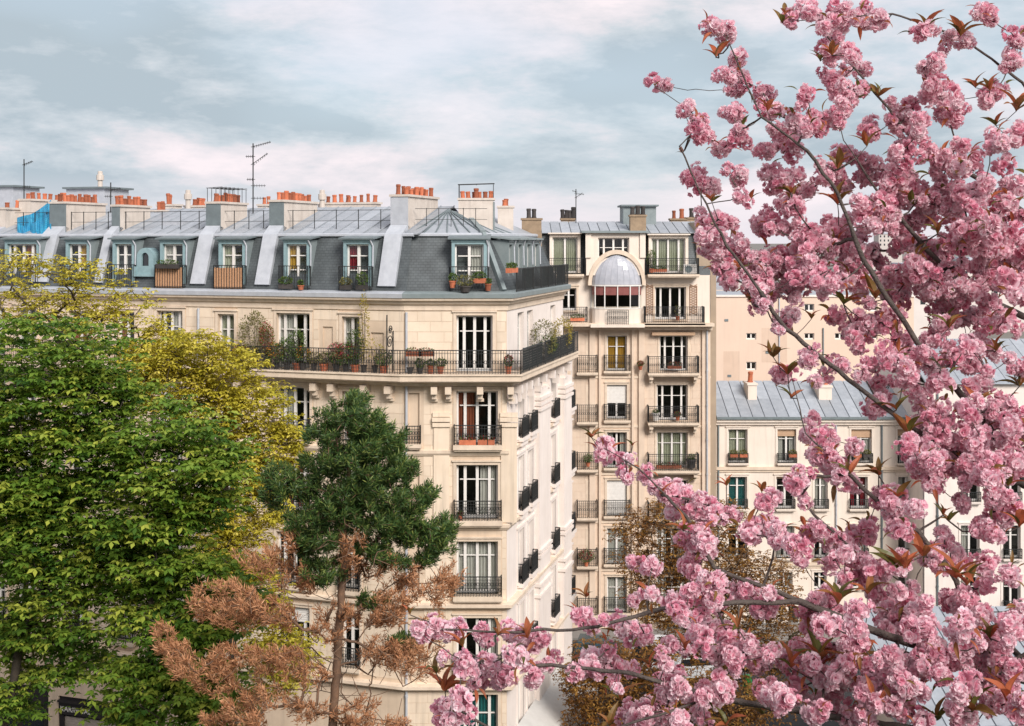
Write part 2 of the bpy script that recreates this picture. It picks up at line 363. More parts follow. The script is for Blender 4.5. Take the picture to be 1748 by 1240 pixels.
def balcony(fr, s0, s1, z0, proj=.3, h=.95, slab=.16, ornate=1, smat='trim_stone', corbels=0, parent=None, sp=.115, side=True):
    mb = MB(); mb.box(s0, s1, -proj, .01, z0-slab, z0); mb.box(s0+.04, s1-.04, -proj+.06, .01, z0-slab-.07, z0-slab)
    b = fr.obj('balcony', mb, smat)
    rm = MB(); e = .05
    pts = [(s0+e, 0.), (s0+e, -proj+e), (s1-e, -proj+e), (s1-e, 0.)] if side else [(s0+e, -proj+e), (s1-e, -proj+e)]
    rail(rm, pts, z0, h, ornate=ornate, sp=sp); fr.obj('railing', rm, 'iron', b)
    for k in range(corbels):
        c = s0+(s1-s0)*(k+.5)/corbels if corbels > 1 else (s0+s1)/2
        if corbels == 2: c = (s0+.22, s1-.22)[k]
        cb = MB().box(c-.12, c+.12, -proj*.8, .01, z0-slab-.30, z0-slab-.07).box(c-.10, c+.10, -proj*.45, .01, z0-slab-.55, z0-slab-.30)
        fr.obj('corbel', cb, smat, b)
    return b
def offset_path(path, out, pre=None, post=None):
    pts = [Vector(p) for p in path]; full = ([Vector(pre)] if pre else [])+pts+([Vector(post)] if post else []); k0 = 1 if pre else 0; res = []
    for i in range(len(pts)):
        j = i+k0; d1 = (full[j]-full[j-1]).normalized() if j > 0 else None; d2 = (full[j+1]-full[j]).normalized() if j+1 < len(full) else None
        d1 = d1 or d2; d2 = d2 or d1; n1 = Vector((d1.y, -d1.x)); n2 = Vector((d2.y, -d2.x)); m = (n1+n2).normalized()
        res.append(pts[i]+m*(out/max(.3, m.dot(n1))))
    return res
def sweep(path, prof, pre=None, post=None, closed=True, base=(0, 0)):
    """profile (out, z) swept along a plan path, outside on the right of it"""
    mb = MB(); cols = [[(q.x-base[0], q.y-base[1], z) for q in offset_path(path, o, pre, post)] for o, z in prof]
    n = len(prof); rng = range(n) if closed else range(n-1)
    for i in rng:
        a, b = cols[i], cols[(i+1) % n]
        for k in range(len(path)-1): mb.quad(a[k], a[k+1], b[k+1], b[k])
    if closed:
        for e in (0, -1):
            i0 = len(mb.v); mb.v += [c[e] for c in cols]; mb.f.append(tuple(range(i0, i0+n))); mb.uv += [(0, 0)]*n
    return mb
def ashlar(fr, s0, s1, z0, z1, material, hh=.43, ww=1.0, limit=300, parent=None, zsel=None):
    out = []; nz = round((z1-z0)/hh); h = (z1-z0)/nz
    for i in range(nz):
        za, zb = z0+i*h+.007, z0+(i+1)*h-.007; x = s0-(ww*.5 if i % 2 else 0)+random.uniform(-.1, .1)
        while x < s1:
            wd = ww*random.uniform(.8, 1.2); segs = [(max(x, s0)+.006, min(x+wd, s1)-.006)]; x += wd
            for o in fr.open:
                if o[2]-.15 < zb and o[3]+.22 > za:
                    ns = []
                    for a, b in segs:
                        l, r = o[0]-.17, o[1]+.17
                        if r <= a or l >= b: ns.append((a, b)); continue
                        if l > a: ns.append((a, l))
                        if r < b: ns.append((r, b))
                    segs = ns
            out += [(a, b, za, zb) for a, b in segs if b-a > .08]
    out.sort(key=lambda q: zsel(q) if zsel else -(q[1]-q[0])*(q[3]-q[2]))
    holder = fr.obj('stonework', MB().box(s0, s0+.02, .05, .06, z0, z0+.02), material) if parent is None else parent
    for a, b, c, e in out[:limit]: piece('stone_block', material, holder, a, b, -.014, .012, c, e)
    if out[limit:]:
        mb = MB()
        for a, b, c, e in out[limit:]: mb.box(a, b, -.014, .012, c, e)
        tag(fr.obj('stone_blocks', mb, material, holder), kind='stuff')
def chimney_pots(parent, pts, z, base=(0, 0, 0), hmin=.30, hmax=.46, r=.115, material='terracotta', pn='chimney_pot'):
    key = 'pot_'+material
    if key not in _unit:
        me = MB().lathe(0, 0, [(1., 0), (1.0, .12), (.86, .14), (.80, .75), (.92, .80), (.92, .97), (.7, 1.)], 9).mesh(key); me.materials.append(M[material]); _unit[key] = me
    for (x, y) in pts:
        o = bpy.data.objects.new(pn, _unit[key]); C.objects.link(o); o.parent = parent; o.location = (x, y, z)
        rr = r*random.uniform(.85, 1.15); o.scale = (rr, rr, random.uniform(hmin, hmax)); o.rotation_euler = (random.uniform(-.07, .07), random.uniform(-.07, .07), random.uniform(0, 6))
def chimney(fr, pxl, pxr, pxe, pyt, d=1.5, zb=24.2, npots=9, front='zinc_dark', side='chimney_plaster', strip=True, cage=False, pots='terracotta', rows=1, L=None, tall=1.):
    """party-wall stack perpendicular to the facade: front face pxl..pxr at setback d, its right flank seen back to pxe"""
    a = fr.s_(pxl, d); b = fr.s_(pxr, d)
    if L is None:
        best = None
        for i in range(1, 120):
            Lc = i*.05; p = fr.w(b, d+Lc, 0); px = CX+F*p.x/p.y
            if px >= pxe: best = Lc; break
        L = min(best or 3., 4.5)
    zt = fr.z_(pyt, (a+b)/2, d)
    mb = MB().box(a+.004, b, d+.03, d+L, zb, zt); mb.box(a-.06, b+.07, d-.05, d+L+.06, zt, zt+.10)
    st = fr.obj('chimney', mb, side)
    fr.obj('flashing', MB().box(a-.01, b+.01, d-.01, d+.028, zb, zt-.01), front, st)
    n = npots
    pts = [((a+b)/2+(random.uniform(-.05, .05) if rows == 1 else (i % 2-.5)*.26), d+.2+(L-.4)*i/max(1, n-1)) for i in range(n)]
    chimney_pots(st, pts, zt+.09, material=pots, hmin=.28*tall, hmax=.46*tall)
    if cage:
        cm = MB(); z2 = zt+.72
        for i in range(7):
            y = d+.1+(L-.2)*i/6
            for x in (a, b): cm.bar((x, y, zt+.1), (x, y, z2), .014)
            cm.bar((a-.05, y, z2), (b+.05, y, z2+.05), .014)
        for x in (a, (a+b)/2, b): cm.bar((x, d, z2), (x, d+L, z2), .014)
        fr.obj('pot_cage', cm, 'iron', st)
    if strip: coping(fr, a, b, d)
    return st
ZC, ZB = 22.78, 25.2; SB0, SB1 = .18, 1.12       # mansard foot / break: height, setback
def coping(fr, a, b, d):
    mb = MB(); q = []
    for (dd, z) in ((SB0-.05+.12, ZC+.28), (SB1-.10, ZB+.05), (d+.06, ZB+.45)): q.append((dd, z))
    for (d0, z0), (d1, z1) in zip(q, q[1:]):
        for o in (0, 1):
            pass
        mb.quad((a, d0-.1, z0), (b, d0-.1, z0), (b, d1-.1, z1), (a, d1-.1, z1))
        mb.quad((a, d0-.1, z0), (a, d1-.1, z1), (a, d1+.25, z1-.1), (a, d0+.25, z0-.1)); mb.quad((b, d0-.1, z0), (b, d0+.25, z0-.1), (b, d1+.25, z1-.1), (b, d1-.1, z1))
    d0, z0 = q[0]; mb.quad((a, d0-.1, z0), (a, d0+.25, z0-.1), (b, d0+.25, z0-.1), (b, d0-.1, z0))
    fr.obj('coping', mb, 'zinc_light')
def dormer(fr, px0, px1, z0=None, z1=25.02, d=.28, cur=None, side='left', guard=0, roofmat='zinc_dark', cols=(1, 1), label=None, ch='zinc_teal', body='teal_paint'):
    a = fr.s_(px0, d); b = fr.s_(px1, d); z0 = ZC+.08 if z0 is None else z0; q = .13
    mb = MB(); mb.box(a, a+q, d, d+.34, z0, z1).box(b-q, b, d, d+.34, z0, z1).box(a+q, b-q, d, d+.34, z1-.20, z1).box(a-.03, b+.03, d-.05, d+.02, z1-.09, z1+.001)
    mb.box(a+q, b-q, d+.05, d+.34, z0, z0+.12)
    o = fr.obj('dormer', mb, body)
    cm = MB()
    for x0, x1 in ((a-.02, a-.003), (b+.003, b+.02)):
        cm.box(x0, x1, d+.03, d+1.25, z0-.05, z1-.01)
    fr.obj('cheek', cm, ch, o)
    rm = MB(); zt = z1+.002
    v = [(a-.16, d-.16, zt), (b+.16, d-.16, zt), (b+.16, d+1.4, zt+.16), (a-.16, d+1.4, zt+.16)]
    v2 = [(x, y, z+.07) for x, y, z in v]
    rm.quad(*v2); rm.quad(*v[::-1])
    for i in range(4): j = (i+1) % 4; rm.quad(v[i], v[j], v2[j], v2[i])
    fr.obj('dormer_roof', rm, roofmat, o)
    window(fr, a+q, b-q, z0+.12, z1-.2, d=d+.16, cols=cols, rows=(.8, .8, .55), cur=cur, side=side, trim=False, parent=o, sash='sash', hole=False, t=.07, wp=o)
    pm = MB(); x = b+.05; pm.bar((x-.06, d-.1, z1-.02), (x+.02, d+.0, z1-.28), .035, 6).bar((x+.02, d, z1-.28), (x+.02, d-.02, z1-1.15), .035, 6)
    fr.obj('drainpipe', pm, 'zinc_light', o)
    fr.open_d = getattr(fr, 'open_d', [])+[(a-.02, b+.02)]
    if guard:
        gm = MB(); y = -.02; e = .06
        rail(gm, [(a-e, d), (a-e, y), (b+e, y), (b+e, d)], ZC+.08, 1.02, sp=.125, ornate=0, mid=False); fr.obj('guard_rail', gm, 'iron', o)
        if guard == 2:
            rd = MB(); n = 26
            for i in range(n):
                s0 = a-e+(b-a+2*e)*i/n; s1 = a-e+(b-a+2*e)*(i+1)/n; rd.box(s0+.003, s1-.003, y+.03, y+.045+.006*(i % 2), ZC+.1, ZC+1.0+random.uniform(-.015, .02))
            fr.obj('reed_screen', rd, 'reed', o)
    return o, a, b

# ------------------------------------------------------------------ setting: ground, hillside, streets
def structure(name, mb, material):
    o = link(name, mb.mesh(name), material); o['kind'] = 'structure'; return o
structure('ground', MB().quad((-4000, 20, -.012), (4000, 20, -.012), (4000, 8000, -.012), (-4000, 8000, -.012)), 'city_ground')
hm = MB(); ys = [-30, 1.2, 2.4, 6, 12, 20, 28, 36]; zs = [23.3, 23.3, 22.6, 19.6, 14.2, 8, 3, -.008]; xs = list(range(-60, 61, 5))
for (ya, za), (yb, zb) in zip(zip(ys, zs), zip(ys[1:], zs[1:])):
    for xa, xb in zip(xs, xs[1:]): hm.quad((xa, ya, za), (xb, ya, za), (xb, yb, zb), (xa, yb, zb))
structure('hillside', hm, 'earth')
structure('road', MB().quad((-34, 37, .0), (40, 37, .0), (40, 73.2, .0), (-34, 73.2, .0)), 'asphalt')
structure('pavement', MB().box(1.5, 40, 73.2, 80, -.05, .13).box(4.8, 40, 72.9, 73.2, -.05, .128), 'pavement')
pm = MB()
for x in range(6, 34, 3): pm.quad((x, 67.6, .004), (x+1.6, 67.6, .004), (x+1.6, 67.72, .004), (x, 67.72, .004))
structure('road_marking', pm, 'white_paint')

# ------------------------------------------------------------------ the corner building and its long neighbour
P1 = Vector((-4.5, 49.)); P2 = Vector((-.22, 49.)); P3 = Vector((2.55, 58.6))
WU = Vector((math.cos(math.radians(17)), -math.sin(math.radians(17)))); WN = Vector((-WU.y, WU.x)); A0 = P1-WU*28
FLOORS = [(19.5, 21.85), (16.5, 18.68), (13.35, 15.6), (10.2, 12.4), (6.95, 9.2), (3.0, 6.0)]
corner = thing('corner_building', (-2.2, 50.5, 0), 'cream stone corner apartment building with white flank and slate mansard pavilion roof', 'building')
longb = thing('apartment_building', (-13., 53.5, 0), 'long cream apartment building with a row of teal dormers and a plant-filled iron balcony', 'building')
farb = thing('apartment_building', (-26., 57., 0), 'cream apartment house with blue tarpaulin between its chimneys, half hidden by yellow tree', 'building')
fp = Frame(P1, P2, corner); fs = Frame(P2, P3, corner)
_t = Frame(A0, P1, longb); s84 = _t.s_(92, 0.)
B84 = A0+WU*s84
fl = Frame(B84, P1, longb); ff = Frame(A0, B84, farb)
BASE = lambda r: (r.location.x, r.location.y)
def root_obj(root, name, mb, material, parent=None, **k):
    me = mb.mesh(name, k.get('uv', False))
    return link(name, me, material, parent or root) if parent else link(name, me, material, root, (0, 0, -root.location.z))
def slate_slope(fr, s0a, s1a, s0b, s1b, name='mansard_slope'):
    mb = MB(); h = math.hypot(ZB-ZC, SB1-SB0)
    mb.quad((s0a, SB0, ZC), (s1a, SB0, ZC), (s1b, SB1, ZB), (s0b, SB1, ZB), uv=[(s0a, 0), (s1a, 0), (s1b, h), (s0b, h)])
    return fr.obj(name, mb, 'slate', uv=True)
def zinc_slope(fr, s0, s1, d0=SB1-.06, z0=ZB+.03, d1=5.6, z1=26.55, pw=.66):
    base = MB(); base.quad((s0, d0+.02, z0-.03), (s1, d0+.02, z0-.03), (s1, d1, z1-.03), (s0, d1, z1-.03)); base.quad((s1, d1, z1-.03), (s1, d1+5, z0-.5), (s0, d1+5, z0-.5), (s0, d1, z1-.03))
    r = fr.obj('roof', base, 'zinc'); n = max(1, round((s1-s0)/pw)); L = math.hypot(d1-d0, z1-z0); ang = math.atan2(z1-z0, d1-d0)
    for i in range(n):
        a, b = s0+(s1-s0)*i/n, s0+(s1-s0)*(i+1)/n
        for k in range(2):
            f0, f1 = (0, .46) if k == 0 else (.46, 1.); fm = (f0+f1)/2
            o = bpy.data.objects.new('zinc_panel', unit_box('zinc')); C.objects.link(o); o.parent = r
            o.location = ((a+b)/2, d0+(d1-d0)*fm, z0+(z1-z0)*fm+.004*(1-k)); o.rotation_euler = (ang, 0, 0); o.scale = (b-a-.03, L*(f1-f0)+(.05 if k else 0), .02)
        o = bpy.data.objects.new('seam', unit_box('zinc')); C.objects.link(o); o.parent = r
        o.location = (b, (d0+d1)/2, (z0+z1)/2+.03); o.rotation_euler = (ang, 0, 0); o.scale = (.035, L, .06)
    return r
CORN = [(0., ZC-.75), (.06, ZC-.72), (.06, ZC-.52), (.16, ZC-.46), (.22, ZC-.34), (.34, ZC-.30), (.36, ZC-.20), (0., ZC-.20)]
GUT = [(-.2, ZC-.198), (.40, ZC-.198), (.42, ZC-.02), (.38, ZC+.0), (.14, ZC+.05), (-.2, ZC+.07)]
BALC = [(0., 18.88), (.30, 18.93), (.36, 19.08), (.70, 19.10), (.78, 19.17), (.78, 19.38), (.84, 19.40), (.84, 19.47), (0., 19.47)]
def facade_trims(root, path, pre, post, gutm):
    b = BASE(root); z = (0, 0, -root.location.z)
    root_obj(root, 'cornice', sweep(path, CORN, pre, post, base=b), 'trim_stone')
    root_obj(root, 'gutter', sweep(path, GUT, pre, post, base=b), gutm)
    bl = root_obj(root, 'balcony', sweep(path, BALC, pre, post, base=b), 'trim_stone')
    for zz, pr in ((9.75, .28), (6.35, .32), (13.05, .12), (16.15, .12)):
        root_obj(root, 'string_course', sweep(path, [(0., zz-.2), (pr*.4, zz-.18), (pr, zz-.06), (pr, zz+.06), (0., zz+.1)], pre, post, base=b), 'trim_stone')
    return bl
bl_l = facade_trims(longb, [B84, P1], A0, P2, 'zinc_light')
bl_f = facade_trims(farb, [A0, B84], None, P1, 'zinc_light')
bl_c = facade_trims(corner, [P1, P2, P3], A0, None, 'zinc_teal')
def long_rail(root, bl, path, pre, post, orn=1):
    mb = MB(); q = offset_path(path, .76, pre, post); b = BASE(root)
    rail(mb, [(p.x-b[0], p.y-b[1]) for p in q], 19.47, .98, ornate=orn); root_obj(root, 'railing', mb, 'iron', bl)
long_rail(longb, bl_l, [B84, P1], A0, P2); long_rail(farb, bl_f, [A0, B84], None, P1); long_rail(corner, bl_c, [P1, P2], A0, P3)
long_rail(corner, bl_c, [P2, P3], P1, None, 0)
def corbel(fr, s, z=18.88, w_=.26, parent=None):
    fr.obj('corbel', MB().box(s-w_/2, s+w_/2, -.5, .01, z-.28, z+.03).box(s-w_/2+.03, s+w_/2-.03, -.3, .01, z-.5, z-.28).box(s-w_/2-.02, s+w_/2+.02, -.14, .01, z-.62, z-.5), 'trim_stone')

# --- pavilion front of the corner building
def wpx(fr, px0, px1, z0, z1, **k): return window(fr, fr.s_(px0), fr.s_(px1), z0, z1, **k)
PC = [dict(cur=None), dict(cur='rust', side='left'), dict(cur='white', side='right'), dict(cur='white', side='full'), dict(cur='white', side='right'), dict(cur='teal', side='full')]
for i, (z0, z1) in enumerate(FLOORS):
    wpx(fp, 779, 850 if i else 841, z0, z1, cols=(.55, 1, 1, .55), rows=(1, .38), **PC[i])
    if 0 < i < 5: balcony(fp, fp.s_(774), fp.s_(858), z0-.03, proj=.34, h=.82, ornate=2 if i > 1 else 1, slab=.2)
fp.open += [(fp.s_(697), fp.s_(716), 16.5, 18.6)]
PAV_NICHE = [(fp.s_(697), fp.s_(716), 16.5, 18.6)]
fp.obj('blind_panel', MB().box(fp.s_(697), fp.s_(716), .12, .16, 16.5, 18.6), 'stone')
balcony(fp, fp.s_(693), fp.s_(720), 16.5, proj=.3, h=.75, ornate=2)
for z0, z1 in FLOORS[2:5]:
    fp.open.append((fp.s_(697), fp.s_(716), z0, z1)); fp.obj('blind_panel', MB().box(fp.s_(697), fp.s_(716), .12, .16, z0, z1), 'stone')
wall(fp, 0, fp.len, 0, ZC, 'stone'); ashlar(fp, .02, fp.len-.02, 2.2, ZC-.76, 'block', limit=290)
for px in (742, 766, 820, 872): corbel(fp, fp.s_(px))
for px in (755, 870):                       # flat pilasters with banded capitals
    s = fp.s_(px); zt = 18.2
    mb = MB().box(s-.36, s+.30, -.07, -.0142, 13.2, 17.2)
    for k, (zz, o) in enumerate(((17.2, .14), (17.42, .18), (17.62, .12))): mb.box(s-.36-o*.3, s+.30+o*.3, -o, -.0142, zz, zz+.17)
    fp.obj('pilaster', mb, 'block')
# --- white flank of the corner building
for i, (z0, z1) in enumerate(FLOORS):
    for px in (889, 905, 944, 971):
        s = fs.s_(px); hw = .5
        if i == 0 and px == 971: continue
        window(fs, s-hw, s+hw, z0, z1, cols=(1, 1), rows=(1, .4), cur='white' if (i+px) % 3 == 0 else None, side='both', tmat='white_plaster', trim=i > 0)
        if i:
            mb = MB().box(s-.58, s+.58, -.28, .01, z0-.2, z0-.04).box(s-.5, s+.5, -.2, .01, z0-.42, z0-.2)
            b = fs.obj('balcony', mb, 'white_plaster'); rm = MB(); rail(rm, [(s-.5, 0.), (s-.5, -.22), (s+.5, -.22), (s+.5, 0.)], z0-.04, .84, ornate=0, sp=.1); fs.obj('railing', rm, 'iron', b)
            sc = MB().box(s-.48, s+.48, -.20, -.185, z0+.02, z0+.72); fs.obj('balcony_screen', sc, 'screen_green', b)
wall(fs, 0, fs.len, 0, ZC, 'white_plaster')
for (pa, pb, o) in ((913, 932, .22), (953, 966, .30)):
    a, b = fs.s_(pa), fs.s_(pb); mb = MB().box(a, b, -o, .01, 1, 18.2)
    for zz in (17.2, 17.45, 17.7, 10.5, 10.75, 9.2, 8.7): mb.box(a-.06, b+.06, -o-.1, .01, zz, zz+.14)
    fs.obj('pier', mb, 'white_plaster')
for s in (.5, 1.2, 2.1, 3.2, 4.6, 6.2, 7.9, 9.4): fs.obj('corbel', MB().box(s-.13, s+.13, -.55, .01, 18.55, 18.9).box(s-.1, s+.1, -.3, .01, 18.1, 18.55), 'white_plaster')
# slatted dark planters / wind screens behind the flank railing
for a, b in ((.0, 3.2), (3.7, 6.4), (6.7, 9.6)):
    mb = MB()
    for k in range(9): mb.box(a+.1, b, -.70, -.685, 19.55+k*.105, 19.64+k*.105)
    for x in (a+.12, (a+b)/2, b-.05): mb.box(x, x+.05, -.684, -.66, 19.48, 20.5)
    fs.obj('wind_screen', mb, 'screen_green')
# back walls, floors, interior
def shell(root, pts, zt, floors, material='party_plaster'):
    """closing walls round a plan polygon's hidden sides plus floor slabs and a dim interior wall"""
    b = BASE(root); q = [(p[0]-b[0], p[1]-b[1]) for p in pts]
    mb = MB()
    for (a, c) in zip(q[1:], q[2:]): mb.quad((*a, 0), (*c, 0), (*c, zt), (*a, zt))
    root_obj(root, 'rear_wall', mb, material)
    return q
PB = P2+WN*8
shell(corner, [P2, P3, P3+fs.n*9, P1+WN*12], ZC, 0)
shell(longb, [P1, P1+WN*12, B84+WN*12, B84], ZC, 0); shell(farb, [B84, B84+WN*12, A0+WN*12, A0], ZC, 0)
def interior(fr, s0, s1, depth, levels, zt, slope=0):
    mb = MB(); mb.quad((s0, depth, 0), (s1, depth, 0), (s1, depth, zt), (s0, depth, zt))
    for z in levels: mb.box(s0+.02, s1-.02, .3, depth, z-.3, z-.12)
    n = max(1, int((s1-s0)/3.4))
    for i in range(1, n): x = s0+(s1-s0)*i/n; mb.box(x-.05, x+.05, .5, depth, 0, zt)
    fr.obj('interior', mb, 'room')
LV = [z0 for z0, _ in FLOORS]+[ZC]
interior(fp, .3, fp.len-1.2, 3., LV, ZC); interior(fs, 2.2, fs.len-.2, 2.5, LV, ZC); interior(fl, .1, fl.len-.1, 3.5, LV, ZC); interior(ff, .1, ff.len-.1, 3.5, LV, ZC)

# --- long building facade
WCOL = [(118, 150), (200, 230), (268, 312), (372, 400), (472, 529), (584, 614)]
for i, (z0, z1) in enumerate(FLOORS[:5]):
    for k, (a, b) in enumerate(WCOL):
        wide = b-a > 40
        c = {(0, 2): ('white', 'right'), (0, 3): ('green', 'full'), (1, 5): ('red', 'left'), (1, 4): ('white', 'left')}.get((i, k), (random.choice([None, 'white', 'green', 'white', 'rust']), random.choice(['both', 'left', 'right', 'full'])))
        wpx(fl, a, b, z0, z1-(.1 if not wide else 0), cols=(.5, 1, 1, .5) if wide else (1, 1), rows=(1, .42), cur=c[0], side=c[1], blind=random.choice((0, 0, 0, .3)) if i > 1 else 0, bmat='shutter_white')
        if i: balcony(fl, fl.s_(a)-.12, fl.s_(b)+.12, z0-.03, proj=.32, h=.85, ornate=2)
fl.open += [(fl.s_(551), fl.s_(568), 19.9, 21.3), (fl.s_(633), fl.s_(655), 19.6, 21.1)]
for q in fl.open[-2:]: fl.obj('blind_panel', MB().box(q[0], q[1], .07, .1, q[2], q[3]), 'stone')
# ground floor: dark shopfront with sign and shutter
sh0, sh1 = fl.s_(98), fl.s_(190)
fl.open += [(.25, sh1+2.2, .2, 4.0)]
wall(fl, 0, fl.len, 0, ZC, 'stone')
ashlar(fl, .02, fl.len-.02, 6.6, ZC-.76, 'block', limit=290, zsel=lambda q: -q[2]+abs(q[0]-fl.len*.72)*.25)
mb = MB().box(.25, sh1+2.2, .1, .16, 3.1, 4.0).box(.25, .5, .05, .16, .2, 3.1).box(3.4, 3.7, .05, .16, .2, 3.1).box(4.8, 5.1, .05, .16, .2, 3.1)
shop = fl.obj('shopfront', mb, 'shop_dark')
for i in range(24): piece('shutter_slat', 'shutter_metal', shop, .5, 3.4, .13, .145+.006*(i % 2), .22+i*.118, .33+i*.118)
piece('shop_glass', 'dark_glass', shop, 3.7, 4.8, .14, .15, .22, 3.1)
fl.obj('sign_board', MB().box(.27, 5.4, .0, .095, 3.16, 3.72).box(.27, 5.4, -.12, .095, 3.74, 3.84), 'shop_dark', shop)
tcu = bpy.data.curves.new('shop_lettering', 'FONT'); tcu.body = 'KARIN SAL'; tcu.size = .32; tcu.extrude = .012; tcu.space_character = 1.1
to = bpy.data.objects.new('shop_lettering', tcu); C.objects.link(to); to.parent = shop; to.location = (1.35, -.016, 3.26); to.rotation_euler = (math.pi/2, 0, 0); 
bpy.context.view_layer.update(); _lm = bpy.data.meshes.new_from_object(to.evaluated_get(bpy.context.evaluated_depsgraph_get())); bpy.data.objects.remove(to)
lo_ = tag(link('shop_lettering', _lm, None, shop, (.35, -.016, 3.32)), kind='stuff'); lo_.rotation_euler = (math.pi/2, 0, 0); _lm.materials.clear(); _lm.materials.append(M['shutter_white'])
for k, (a, b) in enumerate(WCOL):
    corbel(fl, fl.s_(a)-.35); corbel(fl, fl.s_(b)+.35)
corbel(fl, fl.s_(668))
# arched heads over the wide fourth-floor windows
for (a, b) in ((472, 529),):
    s0, s1 = fl.s_(a), fl.s_(b); mb = MB(); n = 10
    for k in range(n):
        x0, x1 = s0+(s1-s0)*k/n, s0+(s1-s0)*(k+1)/n; f = lambda x: .30*(1-((x-s0)/(s1-s0)*2-1)**2)
        mb.quad((x0, -.02, 18.45+f(x0)), (x1, -.02, 18.45+f(x1)), (x1, -.02, 18.84), (x0, -.02, 18.84)); mb.quad((x0, -.02, 18.45+f(x0)), (x0, .19, 18.45+f(x0)), (x1, .19, 18.45+f(x1)), (x1, -.02, 18.45+f(x1)))
    fl.obj('arched_head', mb, 'trim_stone')
sc_ = fl.s_(672)                                      # scrolled iron divider on the long balcony
im = MB(); im.bar((sc_, -.72, 19.5), (sc_, -.72, 21.9), .03).bar((sc_, -.05, 19.5), (sc_, -.05, 21.2), .025)
for cx, cz, r0 in ((-.42, 20.75, .30), (-.36, 21.25, .20), (-.4, 20.2, .26)):
    q = [(sc_, cx+r0*(1-t/22)*math.cos(t*.6), cz+r0*(1-t/22)*math.sin(t*.6)) for t in range(20)]
    for p1, p2 in zip(q, q[1:]): im.bar(p1, p2, .02, 4)
fl.obj('iron_divider', im, 'iron')
for k, (a, b) in enumerate([(-20, 10), (28, 62)]):
    for i, (z0, z1) in enumerate(FLOORS[:5]):
        wpx(ff, a, b, z0, z1, cols=(1, 1), rows=(1, .42), cur='white', side='both')
        if i: balcony(ff, ff.s_(a)-.12, ff.s_(b)+.12, z0-.03, proj=.32, h=.85, ornate=2)
ff.open.append((.3, ff.len-.3, .2, 4.3))
added_front = ff.obj('shopfront', MB().box(.3, ff.len-.3, .08, .16, 3.3, 4.3).box(.3, .6, .05, .16, .2, 3.3).box(ff.len-.6, ff.len-.3, .05, .16, .2, 3.3).box(ff.len/2-.1, ff.len/2+.1, .05, .16, .2, 3.3), 'shop_dark')  # dark front added only to darken the lower left, no shop known here
for a_, b_ in ((.6, ff.len/2-.1), (ff.len/2+.1, ff.len-.6)): piece('shop_glass', 'dark_glass', added_front, a_, b_, .14, .15, .22, 3.3)
wall(ff, 0, ff.len, 0, ZC, 'stone')

# --- roofs
slate_slope(ff, -1, ff.len, -1, ff.len); slate_slope(fl, 0, fl.len+.01, 0, fl.len-.1)
zinc_slope(ff, -.5, ff.len); zinc_slope(fl, 0, fl.len+.2)
DL = [(112, 152, None, 'yellow', 'right', 1), (192, 229, None, None, 'left', 1), (273, 316, None, 'white', 'left', 2), (373, 418, None, 'green', 'left', 2), (484, 528, None, 'yellow', 'left', 1), (586, 634, None, 'red', 'left', 1)]
DPOS = {}
for k, (a, b, z0, cu, sd, g) in enumerate(DL): DPOS['L%d' % k] = (fl,)+dormer(fl, a, b, cur=cu, side=sd, guard=g, roofmat='zinc_dark')[1:]
DPOS['F'] = (ff,)+dormer(ff, 8, 66, cur='rust', side='right', guard=1, cols=(.5, 1, 1, .5))[1:]
DPOS['C'] = (fp,)+dormer(fp, 771, 831, guard=1, cur='white', side='right')[1:]
# small round-headed zinc dormer
a, b = fl.s_(233, .3), fl.s_(262, .3); c_ = (a+b)/2; mb = MB(); z0 = 23.45; n = 12; hw = (b-a)/2
pts = [(c_-hw, z0), (c_-hw, z0+.75)]+[(c_-hw*math.cos(t), z0+.75+hw*math.sin(t)) for t in [math.pi*i/n for i in range(1, n)]]+[(c_+hw, z0+.75), (c_+hw, z0)]
ipts = [(c_+(x-c_)*.42, z0+.38+(z-z0)*.50) for x, z in pts]
for (p, q, ip, iq) in zip(pts, pts[1:], ipts, ipts[1:]):
    mb.quad((p[0], .3, p[1]), (q[0], .3, q[1]), (iq[0], .3, iq[1]), (ip[0], .3, ip[1])); mb.quad((p[0], .3, p[1]), (p[0], 1.2, p[1]), (q[0], 1.2, q[1]), (q[0], .3, q[1])); mb.quad((ip[0], .3, ip[1]), (iq[0], .3, iq[1]), (iq[0], .42, iq[1]), (ip[0], .42, ip[1]))
mb.quad((pts[0][0], .3, z0), (ipts[0][0], .3, ipts[0][1]), (ipts[-1][0], .3, ipts[-1][1]), (pts[-1][0], .3, z0))
mb.box(a-.1, b+.1, .2, .5, z0-.1, z0).box(a-.1, a+.02, .22, .3, z0, z0+.35).box(b-.02, b+.1, .22, .3, z0, z0+.35)
od = fl.obj('round_dormer', mb, 'teal_paint'); piece('pane', 'dark_glass', od, c_-hw*.42, c_+hw*.42, .40, .41, z0+.38, z0+.95)
# pavilion mansard, its hip to the flank
hipx = SB1*1.0
mb = MB(); h = math.hypot(ZB-ZC, SB1-SB0); path = [P1, P2, P3]
lo = offset_path(path, -SB0, A0, None); hi = offset_path(path, -SB1-.25, A0, None); bx, by = BASE(corner); acc = 0
for k in range(2):
    L = (lo[k+1]-lo[k]).length; sh = (hi[k]-lo[k]).dot((lo[k+1]-lo[k]).normalized()); sh2 = (hi[k+1]-lo[k]).dot((lo[k+1]-lo[k]).normalized())
    mb.quad((lo[k].x-bx, lo[k].y-by, ZC), (lo[k+1].x-bx, lo[k+1].y-by, ZC), (hi[k+1].x-bx, hi[k+1].y-by, ZB), (hi[k].x-bx, hi[k].y-by, ZB), uv=[(acc, 0), (acc+L, 0), (acc+sh2, h), (acc+sh, h)]); acc += L+.37
o = link('mansard_slope', mb.mesh('mansard_slope', True), 'slate', corner)
